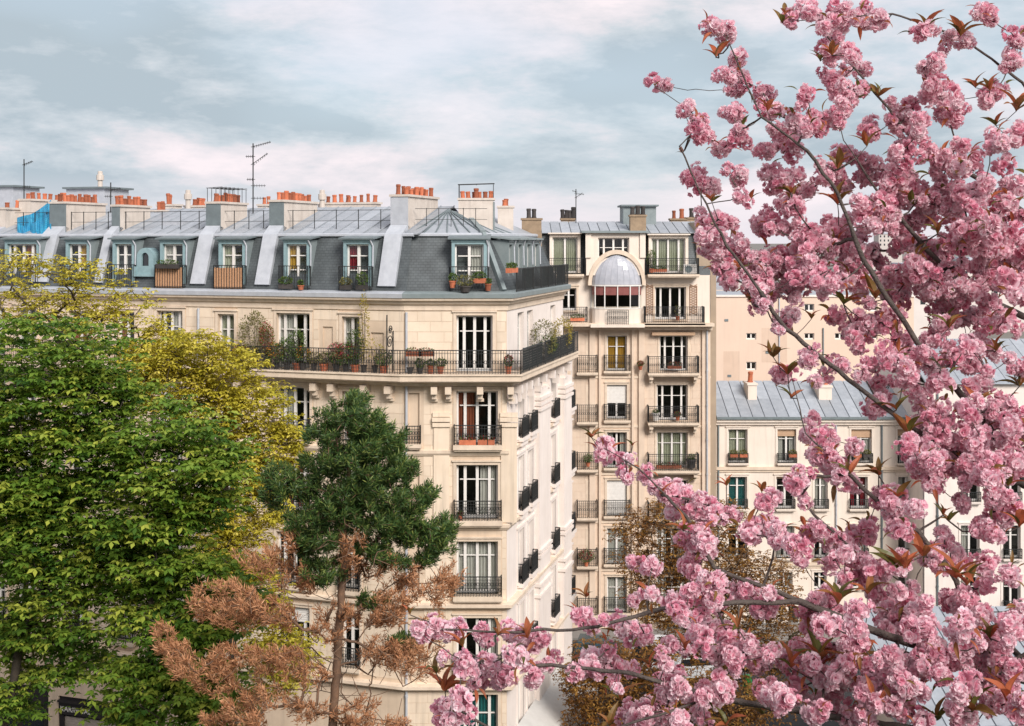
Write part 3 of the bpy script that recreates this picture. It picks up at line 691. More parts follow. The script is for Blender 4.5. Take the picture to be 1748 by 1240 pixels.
# pavilion top: ribbed zinc pyramid + flank upper roof
H = [Vector((q.x-bx, q.y-by)) for q in hi]; apex = (P(765, 361, 53).x-bx, 53.-by, 26.35); mb = MB(); rb = MB()
e0 = (H[0].x-.1, H[0].y-.06, ZB+.02); e1 = (H[1].x+.06, H[1].y-.06, ZB+.02); e2 = (H[1].x+.06+(H[2].x-H[1].x)*.55, H[1].y-.06+(H[2].y-H[1].y)*.55, ZB+.02); e3 = (H[2].x, H[2].y, ZB+.02); bk = (H[0].x+1.6, H[0].y+6.5, ZB+.9); ap2 = (e3[0]-2.2, e3[1]-.3, 26.2)
mb.tri(e0, e1, apex).tri(e1, e2, apex).tri(e0, apex, bk).quad(e2, e3, ap2, apex).tri(apex, ap2, bk)
rf = link('roof', mb.mesh('roof'), 'zinc', corner)
for k in range(0, 7):
    p = Vector(e0).lerp(Vector(e1), k/6); q = Vector(apex); rb.bar(p+Vector((0, 0, .02)), q+Vector((0, 0, .03)), .035, 4)
for k in range(1, 5): rb.bar(Vector(e1).lerp(Vector(e2), k/4)+Vector((0, 0, .02)), Vector(apex)+Vector((0, 0, .03)), .03, 4)
link('seam', rb.mesh('seam'), 'zinc_dark', rf)
eb = MB(); 
for a_, b_ in ((e0, e1), (e1, e3)): eb.bar(a_, b_, .09, 6)
link('roof_edge', eb.mesh('roof_edge'), 'zinc_light', rf)
for fr, s1 in ((ff, ff.len), (fl, fl.len)):
    em = MB().bar((0, SB1-.07, ZB+.01), (s1, SB1-.07, ZB+.01), .08, 6); fr.obj('roof_edge', em, 'zinc_light')
# flank dormers and roof terrace railing
for k, px in enumerate((872, 888, 903, 916)):
    dormer(fs, px-4, px+5, z1=25.0, d=.5, cur='white', side='both', roofmat='zinc_teal', body='zinc_teal')
rm = MB(); rail(rm, [(.6, -.25), (fs.len, -.25)], ZC, 1.0, ornate=0, mid=False); fs.obj('terrace_railing', rm, 'iron')
for a, b in ((1.8, 3.6), (5.2, 7.2), (8., 9.6)): fs.obj('terrace_screen', MB().box(a, b, -.2, -.18, ZC+.1, ZC+.95), 'screen_green')
# --- chimneys
chimney(ff, -30, 10, 28, 358, npots=4, front='chimney_plaster', d=2.2, L=2.5)
chimney(ff, 33, 52, 92, 343, npots=7, front='chimney_plaster', strip=False, d=3.2, L=3.)
chimney(fl, 85, 112, 180, 348, npots=11)
chimney(fl, 191, 204, 256, 353, npots=9, strip=True)
chimney(fl, 352, 376, 421, 348, npots=10, cage=True)
chimney(fl, 460, 484, 541, 345, npots=10)
chimney(fl, 256, 281, 283, 362, npots=4, front='chimney_plaster', strip=False, d=5., zb=23, L=.7)
chimney(fl, 315, 350, 352, 354, npots=6, front='chimney_plaster', strip=False, d=8.5, zb=23, L=.8, rows=2)
chimney(fl, 543, 642, 644, 349, npots=1, front='chimney_plaster', strip=False, d=8.5, zb=23, L=.6)
a, b = fl.s_(560, 8.8), fl.s_(640, 8.8); st = bpy.data.objects['chimney.008']
chimney_pots(st, [(a+(b-a)*i/7, 8.8) for i in range(8)], fl.z_(349, a, 8.5)+.09)
chimney(fl, 268, 300, 302, 352, npots=3, front='chimney_plaster', strip=False, d=9.5, zb=23, L=.6, tall=1.5)
chimney(fl, 440, 456, 458, 352, npots=2, front='chimney_plaster', strip=False, d=8, zb=23, L=.8)
chimney(fl, 667, 696, 747, 336, npots=12, front='zinc_light', d=1.6, rows=2)
sp_ = chimney(fp, 783, 842, 850, 342, npots=1, front='chimney_plaster', strip=False, d=4.2, zb=24, L=.9, cage=True)
a, b = fp.s_(790, 4.6), fp.s_(838, 4.6); chimney_pots(sp_, [(a+(b-a)*i/5, 4.6) for i in range(6)], fp.z_(342, a, 4.2)+.09)
fp.obj('flashing', MB().box(fp.s_(842, 4.2)+.005, fp.s_(842, 4.2)+.06, 4.15, 5.2, 24, fp.z_(345, 2, 4.2)), 'zinc_teal', sp_)
mb = MB(); a = Vector((H[1].x, H[1].y, ZB+.1)); hb = Vector((lo[1].x-bx, lo[1].y-by, ZC+.1))
mb.bar(hb, a, .14, 4).bar(a, Vector((H[1].x-.6, H[1].y+2.6, 25.9)), .16, 4); link('hip_coping', mb.mesh('hip_coping'), 'zinc_teal', corner)
sp_ = chimney(fp, 850, 876, 880, 355, npots=2, front='chimney_plaster', strip=False, d=7.5, zb=24, L=.8)
sp_ = chimney(fp, 891, 924, 926, 376, npots=4, front='brown_chimney', side='brown_chimney', strip=False, d=10, zb=22, L=.7, pots='dark_pot', rows=2, tall=1.2)
# roof rails, lift huts, vents, skylight
def roof_rail(fr, pa, pb, d, zb, n):
    a, b = fr.s_(pa, d), fr.s_(pb, d); mb = MB()
    for k in range(n): x = a+(b-a)*k/(n-1); mb.bar((x, d, zb), (x, d, zb+1.0), .02)
    mb.bar((a-.5, d, zb+.97), (b+.5, d, zb+.97), .016).bar((a-.5, d, zb+.5), (b+.5, d, zb+.5), .014); fr.obj('safety_rail', mb, 'iron')
roof_rail(fl, 122, 185, 1.9, ZB+.15, 4); roof_rail(fl, 215, 340, 1.9, ZB+.15, 5); roof_rail(fl, 400, 450, 1.9, ZB+.15, 3); roof_rail(fl, 500, 650, 1.9, ZB+.15, 5); roof_rail(fp, 728, 812, 2.2, ZB+.2, 5); roof_rail(ff, 40, 80, 1.9, ZB+.15, 3)
for fr, a, b, t, d in ((fl, 113, 178, 323, 9.), (ff, -20, 22, 320, 9.)):
    s0, s1 = fr.s_(a, d), fr.s_(b, d); z = fr.z_(t, s0, d); h_ = fr.obj('roof_hut', MB().box(s0, s1, d, d+2.2, 24, z), 'zinc_light'); fr.obj('hut_roof', MB().box(s0-.15, s1+.2, d-.15, d+2.4, z, z+.1), 'zinc_dark', h_)
for fr, px, t, d in ((fl, 171, 293, 9.5), (fl, 550, 325, 8.), (fl, 321, 325, 8.)):
    s = fr.s_(px, d); z = fr.z_(t, s, d); fr.obj('flue', MB().lathe(s, d, [(.13, 24.5), (.13, z-.5), (.2, z-.48), (.2, z-.2), (.13, z-.18), (.13, z), (.04, z+.02)], 10), 'chimney_plaster')
s = fl.s_(303, 3.); sk = fl.obj('skylight', MB().box(s-.55, s+.55, 2.6, 3.5, 25.55, 25.85), 'zinc_light'); piece('pane', 'dark_glass', sk, s-.45, s+.45, 2.7, 3.4, 25.85, 25.87)
# awning at the foot of the flank
mb = MB(); mb.quad((1.2, -.03, 4.1), (9.0, -.03, 4.1), (9.0, -2.0, 3.2), (1.2, -2.0, 3.2)).quad((1.2, -2.0, 3.2), (9.0, -2.0, 3.2), (9.0, -2.0, 2.9), (1.2, -2.0, 2.9)); fs.obj('awning', mb, 'awning')

# ------------------------------------------------------------------ the narrow building across the square (frontal, 75 m off)
DM = 75.; zM = lambda py: CZ-(py-HY)/F*DM; xM = lambda px: (px-CX)/F*DM
mid = thing('apartment_building', (xM(1090), DM, 0), 'narrow beige apartment building with arched glazed bow window and stacked balconies', 'building')
fm = Frame((xM(925), DM), (xM(1213), DM), mid)
Wm = lambda a, b, c, e, **k: window(fm, fm.s_(a), fm.s_(b), zM(e), zM(c), **k)
Bm = lambda a, b, py, h=26, **k: balcony(fm, fm.s_(a), fm.s_(b), zM(py), h=h*DM/F, smat='trim_stone', **{**dict(proj=.8, slab=.14, sp=.12), **k})
LM = [573, 657, 738, 820, 902, 985, 1067]
for i, y in enumerate(LM):
    e = y+60
    if i in (1,): Wm(1036, 1070, y, e-2, cols=(1, 1), rows=(1, .6), blind=.55, bmat='shutter_white')
    elif i == 3: Wm(1036, 1070, y, e, blind=.97, bmat='shutter_white')
    else: Wm(1036, 1070, y, e, cur={0: 'yellow'}.get(i, 'white'), side='full' if i != 2 else 'both')
    Wm(1121 if i else 1126, 1174, y, e, cols=(.5, 1, 1, .5), rows=(1, .45), cur=[None, None, 'green', None, 'white', 'white', None][i], side='full' if i == 2 else 'both')
    fm.obj('panel', MB().box(fm.s_(1000), fm.s_(1014), -.03, -.012, zM(e), zM(y)), 'trim_stone')
    Bm(1030, 1076, e, 27, proj=.3); Bm(1104, 1191, e+2, 28, proj=.85, corbels=2); Bm(984, 1020, e+2, 29, proj=.5)
    if i < 6: fm.obj('string_course', MB().box(0, fm.len, -.07, .01, zM(e+13), zM(e+9)), 'trim_stone')
# level under the mansard
Wm(958, 984, 492, 530, cols=(1, 1)); Bm(950, 1003, 550, 26, proj=.5)
Wm(1118, 1171, 490, 545, cols=(.5, 1, 1, .5), rows=(1,)); Bm(1098, 1200, 550, 27, proj=.9)
for a, b in ((1103, 1115), (1177, 1190)):
    mb = MB(); x0, x1, z0, z1 = fm.s_(a), fm.s_(b), zM(538), zM(488); n = 12
    mb.box(x0, x0+.03, -.06, -.03, z0, z1).box(x1-.03, x1, -.06, -.03, z0, z1).box(x0, x1, -.061, -.029, z1-.03, z1)
    for k in range(n):
        za, zb = z0+(z1-z0)*k/n, z0+(z1-z0)*(k+1)/n
        mb.bar((x0, -.05, za), (x1, -.05, zb+.1), .018).bar((x0, -.04, zb+.1), (x1, -.04, za), .018)
    fm.obj('lattice', mb, 'lattice')
fm.open.append((fm.s_(1014), fm.s_(1090), zM(524), zM(489)))
wall(fm, 0, fm.len, 0, zM(556), 'beige_stone'); wall(fm, 0, fm.len, zM(556), zM(470), 'cream_plaster')
ashlar(fm, .02, fm.len-.02, 1, zM(562), 'beige_stone', hh=.5, ww=1.1, limit=290, zsel=lambda q: -q[2])
fm.obj('cornice', MB().box(-.1, fm.len+.1, -.9, .01, zM(556), zM(551)).box(-.05, fm.len+.05, -.4, .01, zM(563), zM(556)), 'trim_stone')
for a, b in ((1006, 1016), (1090, 1100), (1198, 1212), (1022, 1026), (1078, 1082)): fm.obj('pilaster', MB().box(fm.s_(a), fm.s_(b), -.16, -.015, 0, zM(563)), 'beige_stone')
# glazed bow with arched zinc-and-glass hood
c_ = fm.s_(1052); hw = fm.s_(1095)-c_; nb = 12
def bow(t): return (c_-hw*math.cos(t), -.95*math.sin(t)**.6)
bz0, bz1, bz2 = zM(552), zM(526), zM(487); mb = MB(); glz = []; fmk = MB(); bl = MB()
tt = [math.pi*k/nb for k in range(nb+1)]
bw = None
for k in range(nb):
    p, q = bow(tt[k]), bow(tt[k+1])
    mb.quad((*p, bz0), (*q, bz0), (*q, bz1), (*p, bz1)); 
    if k not in (3, 4, 7, 8): pass
    if k % 2 == 0: fmk.bar((*p, bz1), (*p, bz2), .045)
    fmk.bar((*p, bz2), (*q, bz2), .02); fmk.bar((*p, bz1+.02), (*q, bz1+.02), .04); fmk.bar((*p, bz2), (*q, bz2), .06)
    bl.quad((p[0]*.985+c_*.015, p[1]*.96, bz2-.6), (q[0]*.985+c_*.015, q[1]*.96, bz2-.6), (q[0]*.985+c_*.015, q[1]*.96, bz2-.02), (p[0]*.985+c_*.015, p[1]*.96, bz2-.02))
mb.box(c_-hw-.1, c_+hw+.1, -1.05, .01, bz0-.2, bz0)
bw = fm.obj('bow_window', mb, 'cream_plaster'); fm.obj('frame', fmk, 'white_paint', bw); fm.obj('blind', bl, 'blind_red', bw)
for k in range(nb):
    p, q = bow(tt[k]), bow(tt[k+1]); fm.obj('pane', MB().quad((*p, bz1), (*q, bz1), (*q, bz2), (*p, bz2)), 'glass', bw)
R_ = hw*1.0; hd = MB(); rib = MB(); na = 9
def dome(i, j):      # half-dome hood: i along the bow, j up
    t = math.pi*i/nb; ph = math.pi/2*j/na; x, y = bow(t); k = math.cos(ph)
    return (c_+(x-c_)*k, y*k*.6-.38*math.sin(t), bz2+.06+(zM(437)-bz2)*math.sin(ph))
for i in range(nb):
    for j in range(na): hd.quad(dome(i, j), dome(i+1, j), dome(i+1, j+1), dome(i, j+1))
for i in range(nb+1):
    for j in range(na): rib.bar(dome(i, j), dome(i, j+1), .018, 3, cap=False)
ho = fm.obj('glass_hood', hd, 'milk_glass', bw); fm.obj('hood_ribs', rib, 'zinc_light', bw)
ar = MB()
for k in range(24):
    t0, t1 = math.pi*k/24, math.pi*(k+1)/24; r0, r1 = R_*1.0, R_*1.14; zz = bz2; sc2 = (zM(434)-bz2)/R_
    q = [(c_-r*math.cos(t), zz+r*math.sin(t)*sc2) for r, t in ((r0, t0), (r1, t0), (r1, t1), (r0, t1))]
    ar.quad(*[(x, -.54, z) for x, z in q]); ar.quad((q[1][0], -.54, q[1][1]), (q[1][0], .0, q[1][1]), (q[2][0], .0, q[2][1]), (q[2][0], -.54, q[2][1])); ar.quad((q[0][0], -.54, q[0][1]), (q[3][0], -.54, q[3][1]), (q[3][0], .05, q[3][1]), (q[0][0], .05, q[0][1]))
fm.obj('arch_moulding', ar, 'trim_stone')
rm = MB(); rail(rm, [(fm.s_(1035), -1.08), (fm.s_(1070), -1.08)], bz0, .9, ornate=1); fm.obj('railing', rm, 'iron', bw)
# mansard storey
g = fm
g.open_m = []
for a, b, c, e, cu in ((943, 986, 405, 466, 'green'), (1112, 1170, 407, 466, 'green')):
    window(fm, fm.s_(a), fm.s_(b), zM(e), zM(c), d=.15, cols=(1, 1) if b-a < 50 else (.5, 1, 1, .5), rows=(1,), cur=cu, side='full', trim=False)
    q = MB(); x0, x1 = fm.s_(a)-.18, fm.s_(b)+.18; q.box(x0, x0+.18, -.05, .5, zM(e), zM(c)+.15).box(x1-.18, x1, -.05, .5, zM(e), zM(c)+.15).box(x0, x1, -.06, .5, zM(c), zM(c)+.2).box(x0-.1, x1+.1, -.3, 1.4, zM(c)+.2, zM(c)+.28)
    fm.obj('dormer', q, 'white_paint' if False else 'cream_plaster')
Bm(930, 996, 468, 27, proj=.6); Bm(1104, 1191, 468, 27, proj=.8)
window(fm, fm.s_(1020), fm.s_(1073), zM(441), zM(406), d=-.25, cols=(.5, 1, 1, .5), rows=(1, 1), trim=False, hole=False)
q = MB(); x0, x1 = fm.s_(1000), fm.s_(1099); xa, xb = fm.s_(1020), fm.s_(1073); zt = zM(398)
q.box(x0, xa, -.45, .1, zM(470), zt).box(xb, x1, -.45, .1, zM(470), zt).box(xa, xb, -.45, .1, zM(406), zt).box(xa, xb, -.45, .1, zM(470), zM(441))
q.box(x0-.05, x0+.3, -.56, -.45, zM(440), zt).box(x1-.3, x1+.05, -.56, -.45, zM(440), zt); fm.obj('gable', q, 'cream_plaster')
fm.obj('gable_roof', MB().box(x0-.3, x1+.25, -.75, 2.2, zt, zt+.14), 'zinc_teal')
mz = MB(); z0, z1 = zM(470), zM(398)
ops = [(fm.s_(941), fm.s_(988)), (fm.s_(1000), fm.s_(1099)), (fm.s_(1110), fm.s_(1172))]; cur_ = 0
for a, b in ops+[(fm.len, fm.len)]:
    if a > cur_: mz.quad((cur_, .05, z0), (a, .05, z0), (a, .75, z1), (cur_, .75, z1), uv=[(cur_, 0), (a, 0), (a, 2.6), (cur_, 2.6)])
    cur_ = b
fm.obj('mansard_slope', mz, 'slate', uv=True)
for a, b in ((fm.s_(925), fm.len),):
    zr0, zr1 = zM(398), zM(377); n = 17; rr = fm.obj('roof', MB().quad((a, .5, zr0-.05), (b, .5, zr0-.05), (b, 4.5, zr1-.05), (a, 4.5, zr1-.05)), 'zinc_teal'); ang = math.atan2(zr1-zr0, 4.)
    for k in range(n):
        x0, x1 = a+(b-a)*k/n, a+(b-a)*(k+1)/n; o = bpy.data.objects.new('zinc_panel', unit_box('zinc')); C.objects.link(o); o.parent = rr; o.location = ((x0+x1)/2, 2.5, (zr0+zr1)/2); o.rotation_euler = (ang, 0, 0); o.scale = (x1-x0-.05, 4.1, .03)
fm.obj('party_wall', MB().box(fm.s_(1190), fm.len+.35, .2, 9, 0, zM(379)).box(fm.len-.02, fm.len+.35, -.05, .2, 0, zM(470)), 'party_plaster')
fm.obj('rear_wall', MB().box(0, fm.len, 8.9, 9, 0, zM(399)).box(-.1, 0, .1, 9, 0, zM(399)), 'party_plaster'); interior(fm, .1, fm.len-1.2, 3.4, [zM(y+60) for y in LM]+[zM(548), zM(467)], zM(399))
def stack(fr, a, b, t, bot, d, mt, npots, pm, L=.8, tall=1.):
    x0, x1 = fr.s_(a, d), fr.s_(b, d); zt = fr.z_(t, x0, d); o = fr.obj('chimney', MB().box(x0, x1, d, d+L, fr.z_(bot, x0, d)-.8, zt).box(x0-.06, x1+.06, d-.06, d+L+.06, zt, zt+.12), mt)
    chimney_pots(o, [(x0+(x1-x0)*(i+.5)/npots, d+L/2) for i in range(npots)], zt+.11, material=pm, hmin=.55*tall, hmax=.8*tall, r=.17)
stack(fm, 1076, 1103, 370, 385, 1.2, 'brown_chimney', 3, 'dark_pot', tall=.8)
stack(fm, 958, 982, 376, 382, 5, 'brown_chimney', 4, 'dark_pot'); stack(fm, 1145, 1172, 376, 382, 6, 'brown_chimney', 2, 'terracotta'); stack(fm, 1172, 1192, 374, 382, 6, 'brown_chimney', 1, 'dark_pot')
hut = fm.obj('roof_hut', MB().box(fm.s_(1064, 3.5), fm.s_(1120, 3.5), 3.5, 6, zM(395), zM(350)), 'zinc_teal'); fm.obj('hut_roof', MB().box(fm.s_(1060, 3.5), fm.s_(1124, 3.5), 3.3, 6.2, zM(350), zM(347)), 'zinc_dark', hut)
fm.obj('awning_box', MB().box(fm.s_(1112), fm.s_(1185), -.4, -.01, zM(572), zM(567)), 'blind_tan')

# ------------------------------------------------------------------ low cream house to its right
DR = 76.; zR = lambda py: CZ-(py-HY)/F*DR; xR = lambda px: (px-CX)/F*DR
low = thing('townhouse', (xR(1390), DR, 0), 'low cream plastered house with plain zinc roof and window boxes behind cherry boughs', 'building')
fr_ = Frame((xR(1222), DR), (xR(1572), DR), low)
Wr = lambda a, b, c, e, **k: window(fr_, fr_.s_(a), fr_.s_(b), zR(e), zR(c), **k)
RW = {0: (733, 790, [(1243, 1276, 'green', 0), (1327, 1359, 'white', .22), (1391, 1412, 'white', 0), (1453, 1488, 'white', .26), (1532, 1563, 'white', .2)]),
      1: (814, 868, [(1243, 1275, 'teal', 0), (1325, 1356, None, .06), (1390, 1413, 'white', .06), (1450, 1481, 'red', 0), (1533, 1563, 'white', 0)]),
      2: (898, 952, [(1243, 1275, None, 0), (1325, 1356, 'white', 0), (1390, 1413, None, 0), (1450, 1481, 'white', 0), (1533, 1563, None, 0)]),
      3: (977, 1006, [(1243, 1275, None, 0), (1325, 1353, 'white', 0), (1389, 1411, None, 0), (1450, 1481, None, 0), (1533, 1563, None, 0)])}
for i, (y0, y1, L) in RW.items():
    for a, b, cu, bd in L:
        Wr(a, b, y0, y1, cols=(1, 1), rows=(1, .4), cur=cu, side='full' if cu in ('teal', 'green') else 'both', blind=bd, tmat='cream_plaster')
        if i < 3: balcony(fr_, fr_.s_(a)-.05, fr_.s_(b)+.05, zR(y1), proj=.28, h=.62, slab=.1, ornate=0, smat='cream_plaster')
for a, b, c, e in ((1290, 1316, 1040, 1085), (1345, 1405, 1035, 1085), (1430, 1500, 1035, 1085)):
    Wr(a, b, c, e, cols=(1, 1, 1), rows=(1,), trim=False)
wall(fr_, 0, fr_.len, 0, zR(715), 'cream_plaster')
for y in (797, 960): fr_.obj('string_course', MB().box(0, fr_.len, -.16, .01, zR(y+5), zR(y)).box(0, fr_.len, -.08, .01, zR(y+9), zR(y+5)), 'trim_stone')
fr_.obj('cornice', MB().box(0, fr_.len, -.3, .01, zR(720), zR(715)).box(0, fr_.len, -.16, .01, zR(725), zR(720)), 'cream_plaster')
fr_.obj('gutter', MB().box(0, fr_.len, -.42, -.2, zR(715), zR(711)), 'zinc_dark')
zr0, zr1 = zR(712), zR(664); rr = fr_.obj('roof', MB().quad((0, -.3, zr0-.05), (fr_.len, -.3, zr0-.05), (fr_.len, 4.2, zr1-.05), (0, 4.2, zr1-.05)).quad((fr_.len, 4.2, zr1-.05), (fr_.len, 9, zr0-.05), (0, 9, zr0-.05), (0, 4.2, zr1-.05)), 'zinc')
n = 17; L = math.hypot(4.5, zr1-zr0); ang = math.atan2(zr1-zr0, 4.5)
for k in range(n):
    for h_ in range(2):
        x0, x1 = fr_.len*k/n, fr_.len*(k+1)/n; f = .25+.5*h_; o = bpy.data.objects.new('zinc_panel', unit_box('zinc')); C.objects.link(o); o.parent = rr
        o.location = ((x0+x1)/2, -.3+4.5*f, zr0+(zr1-zr0)*f+.004*h_); o.rotation_euler = (ang, 0, 0); o.scale = (x1-x0-.06, L*.5+.03, .03)
fr_.obj('rear_wall', MB().box(0, fr_.len, 8.9, 9, 0, zr0).box(0, .1, .3, 9, 0, zr0).box(fr_.len-.1, fr_.len, .3, 9, 0, zr0), 'cream_plaster'); interior(fr_, .15, fr_.len-.15, 3.2, [zR(y) for y in (793, 870, 955, 1010)], zr0)
stack(fr_, 1277, 1292, 658, 690, 1.8, 'cream_plaster', 1, 'terracotta', L=1.5); stack(fr_, 1398, 1420, 662, 690, 1.8, 'cream_plaster', 2, 'terracotta', L=1.5)
# white house beyond it
DW = 73.; xW = lambda px: (px-CX)/F*DW; zW = lambda py: CZ-(py-HY)/F*DW
wh = thing('townhouse', (xW(1700), DW, 0), 'tall white plastered house with zinc roof, mostly hidden behind the cherry', 'building')
fw = Frame((xW(1578), DW), (xW(1860), DW), wh)
for y in (700, 800, 897, 985):
    for a, b in ((1640, 1672), (1712, 1742), (1790, 1820)):
        window(fw, fw.s_(a), fw.s_(b), zW(y+56), zW(y), cur='white' if a == 1640 else None, side='left', tmat='white_plaster'); balcony(fw, fw.s_(a)-.05, fw.s_(b)+.05, zW(y+56), proj=.28, h=.6, slab=.1, ornate=0, smat='white_plaster')
wall(fw, 0, fw.len, 0, zW(655), 'white_plaster')
rr = fw.obj('roof', MB().quad((0, -.3, zW(655)), (fw.len, -.3, zW(655)), (fw.len, 5, zW(590)), (0, 5, zW(590))).quad((fw.len, 5, zW(590)), (fw.len, 10, zW(655)), (0, 10, zW(655)), (0, 5, zW(590))), 'zinc')
ang = math.atan2(zW(590)-zW(655), 5.3)
for k in range(14):
    x0, x1 = fw.len*k/14, fw.len*(k+1)/14; o = bpy.data.objects.new('zinc_panel', unit_box('zinc')); C.objects.link(o); o.parent = rr; o.location = ((x0+x1)/2, 2.35, (zW(590)+zW(655))/2+.02); o.rotation_euler = (ang, 0, 0); o.scale = (x1-x0-.06, 5.6, .03)
fw.obj('rear_wall', MB().box(0, fw.len, 9.9, 10, 0, zW(655)).box(0, .1, .3, 10, 0, zW(655)).box(fw.len-.1, fw.len, .3, 10, 0, zW(655)), 'white_plaster'); interior(fw, .15, fw.len-.15, 3.2, [zW(y+56) for y in (700, 800, 897, 985)], zW(655))
stack(fw, 1735, 1752, 668, 690, .8, 'cream_plaster', 2, 'terracotta', L=1.2)
# tan building with a blank wall behind
DT = 102.; tn = thing('apartment_building', ((1345-CX)/F*DT, DT, 0), 'big tan building with blank side wall and a few tiny paired windows', 'building')
ft = Frame(((1150-CX)/F*DT, DT), ((1560-CX)/F*DT, DT), tn); zT = lambda py: CZ-(py-HY)/F*DT
for a, b, c, e in ((1274, 1291, 569, 580), (1373, 1390, 519, 532), (1373, 1390, 569, 580), (1425, 1443, 569, 580), (1274, 1291, 618, 632), (1425, 1443, 618, 632), (1480, 1498, 569, 580), (1480, 1498, 519, 532), (1373, 1390, 640, 660)):
    window(ft, ft.s_(a), ft.s_(b), zT(e), zT(c), cols=(1, 1), rows=(1,), trim=False, d=.15)
wall(ft, 0, ft.len, 0, zT(507), 'tan_plaster')
ft.obj('coping', MB().box(-.1, ft.len+.1, -.12, .4, zT(507), zT(504)), 'white_plaster')
ft.obj('rear_wall', MB().box(0, ft.len, 13.9, 14, 0, zT(507)).box(0, .1, .4, 14, 0, zT(507)).box(ft.len-.1, ft.len, .4, 14, 0, zT(507)), 'tan_plaster'); ft.obj('roof', MB().box(.1, ft.len-.1, .4, 13.9, zT(510), zT(508)), 'zinc'); interior(ft, .2, ft.len-.2, 3, [10, 16], zT(511))
def downpipe(fr, px, z0, z1, m='zinc_light', d=-.07):
    s_ = fr.s_(px); mb = MB().bar((s_, d, z0), (s_, d, z1), .055, 8)
    for k in range(int((z1-z0)/2.2)): mb.bar((s_, d, z0+1+k*2.2), (s_, d, z0+1.09+k*2.2), .075, 8)
    fr.obj('downpipe', mb, m)
downpipe(fp, 694, .5, ZC-.8); downpipe(fl, 340, .5, ZC-.8); downpipe(fr_, 1226, .2, zR(716), 'zinc_dark'); downpipe(fr_, 1427, .2, zR(716)); downpipe(fr_, 1505, .2, zR(716), 'zinc_dark'); downpipe(fw, 1600, .2, zW(656), 'zinc_dark'); downpipe(fm, 1206, .2, zM(564), 'zinc_light', -.23); downpipe(ft, 1330, .2, zT(508), 'zinc_light', -.08); downpipe(ft, 1405, .2, zT(560), 'zinc_dark', -.08)
for px, py in ((1240, 545), (1310, 600), (1350, 545), (1245, 640), (1320, 660)):
    s_ = ft.s_(px); ft.obj('vent', MB().box(s_-.16, s_+.16, -.04, .01, zT(py)-.2, zT(py)), 'zinc_dark')
for px, py, w_, h_ in ((1300, 560, 2.2, 3.), (1345, 630, 3.1, 1.6), (1235, 600, 1.4, 4.2)):
    s_ = ft.s_(px); ft.obj('plaster_patch', MB().box(s_, s_+w_, -.006, .01, zT(py)-h_, zT(py)), 'cream_plaster' if px == 1345 else 'party_patch')
# low shed with sheet roof on the right
sd = thing('shed', (21.5, 48., 0), 'low building with pale grey sheet-metal roof seen below the cherry', 'shed')
x0, x1, y0, y1 = -5.5, 5, -5, 6
link('wall', MB().box(x0, x1, y0, y1, 0, 4.9).mesh('wall'), 'cream_plaster', sd)
rr = link('roof', MB().quad((x0-.3, y0-.4, 5.0), (x1+.3, y0-.4, 5.0), (x1+.3, y1, 8.1), (x0-.3, y1, 8.1)).quad((x1+.3, y1, 8.1), (x1+.3, y1+.1, 4.9), (x0-.3, y1+.1, 4.9), (x0-.3, y1, 8.1)).tri((x0-.02, y0, 4.88), (x0-.02, y1, 8.0), (x0-.02, y1, 4.88)).mesh('roof'), 'zinc_light', sd)
ang = math.atan2(3.1, 11.4)
for k in range(17):
    o = bpy.data.objects.new('roof_sheet', unit_box('zinc')); C.objects.link(o); o.parent = rr; o.location = (x0+.05+k*.65, 1*.3, 6.59); o.rotation_euler = (ang, 0, 0); o.scale = (.58, 11.7, .04)
# far city roofs towards the horizon
FAR = [(1205, 1250, 484, 130, 'white gabled house just over the edge of the tan wall'), (1222, 1300, 470, 190, 'pale far house under the first cherry boughs'), (1190, 1240, 455, 260, 'far pale block beside the narrow building roof'), (1245, 1330, 452, 300, 'wide far cream block glimpsed below the sky gap'), (1330, 1420, 462, 240, 'far cream block behind blossom above the tan wall'), (1410, 1520, 470, 210, 'long far cream block behind the thick boughs'), (1500, 1540, 398, 900, 'slim far tower standing above the horizon'), (1540, 1660, 450, 280, 'far pale block beyond the white house'), (1650, 1790, 440, 320, 'broad far block beyond the white house roof'), (1290, 1340, 430, 620, 'very distant pale slab on the skyline'), (1440, 1500, 432, 560, 'distant grey-white slab left of the slim tower')]
for a, b, t, D, lb in FAR:
    xa, xb = (a-CX)/F*D, (b-CX)/F*D; zt = CZ-(t-HY)/F*D; o = thing('distant_building', ((xa+xb)/2, D, 0), lb, 'building', 'far city buildings'); hw = (xb-xa)/2
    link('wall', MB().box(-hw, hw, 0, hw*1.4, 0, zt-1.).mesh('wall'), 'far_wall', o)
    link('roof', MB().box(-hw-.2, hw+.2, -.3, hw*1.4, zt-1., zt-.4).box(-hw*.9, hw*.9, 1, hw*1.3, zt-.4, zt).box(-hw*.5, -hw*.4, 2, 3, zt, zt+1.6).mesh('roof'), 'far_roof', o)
    n = max(2, int(hw*2/3.))
    for i in range(n):
        for j in range(3): piece('window', 'dark_glass', o, -hw+(i+.3)*2*hw/n, -hw+(i+.65)*2*hw/n, -.03, .05, zt-3.4-j*3.2, zt-1.8-j*3.2)

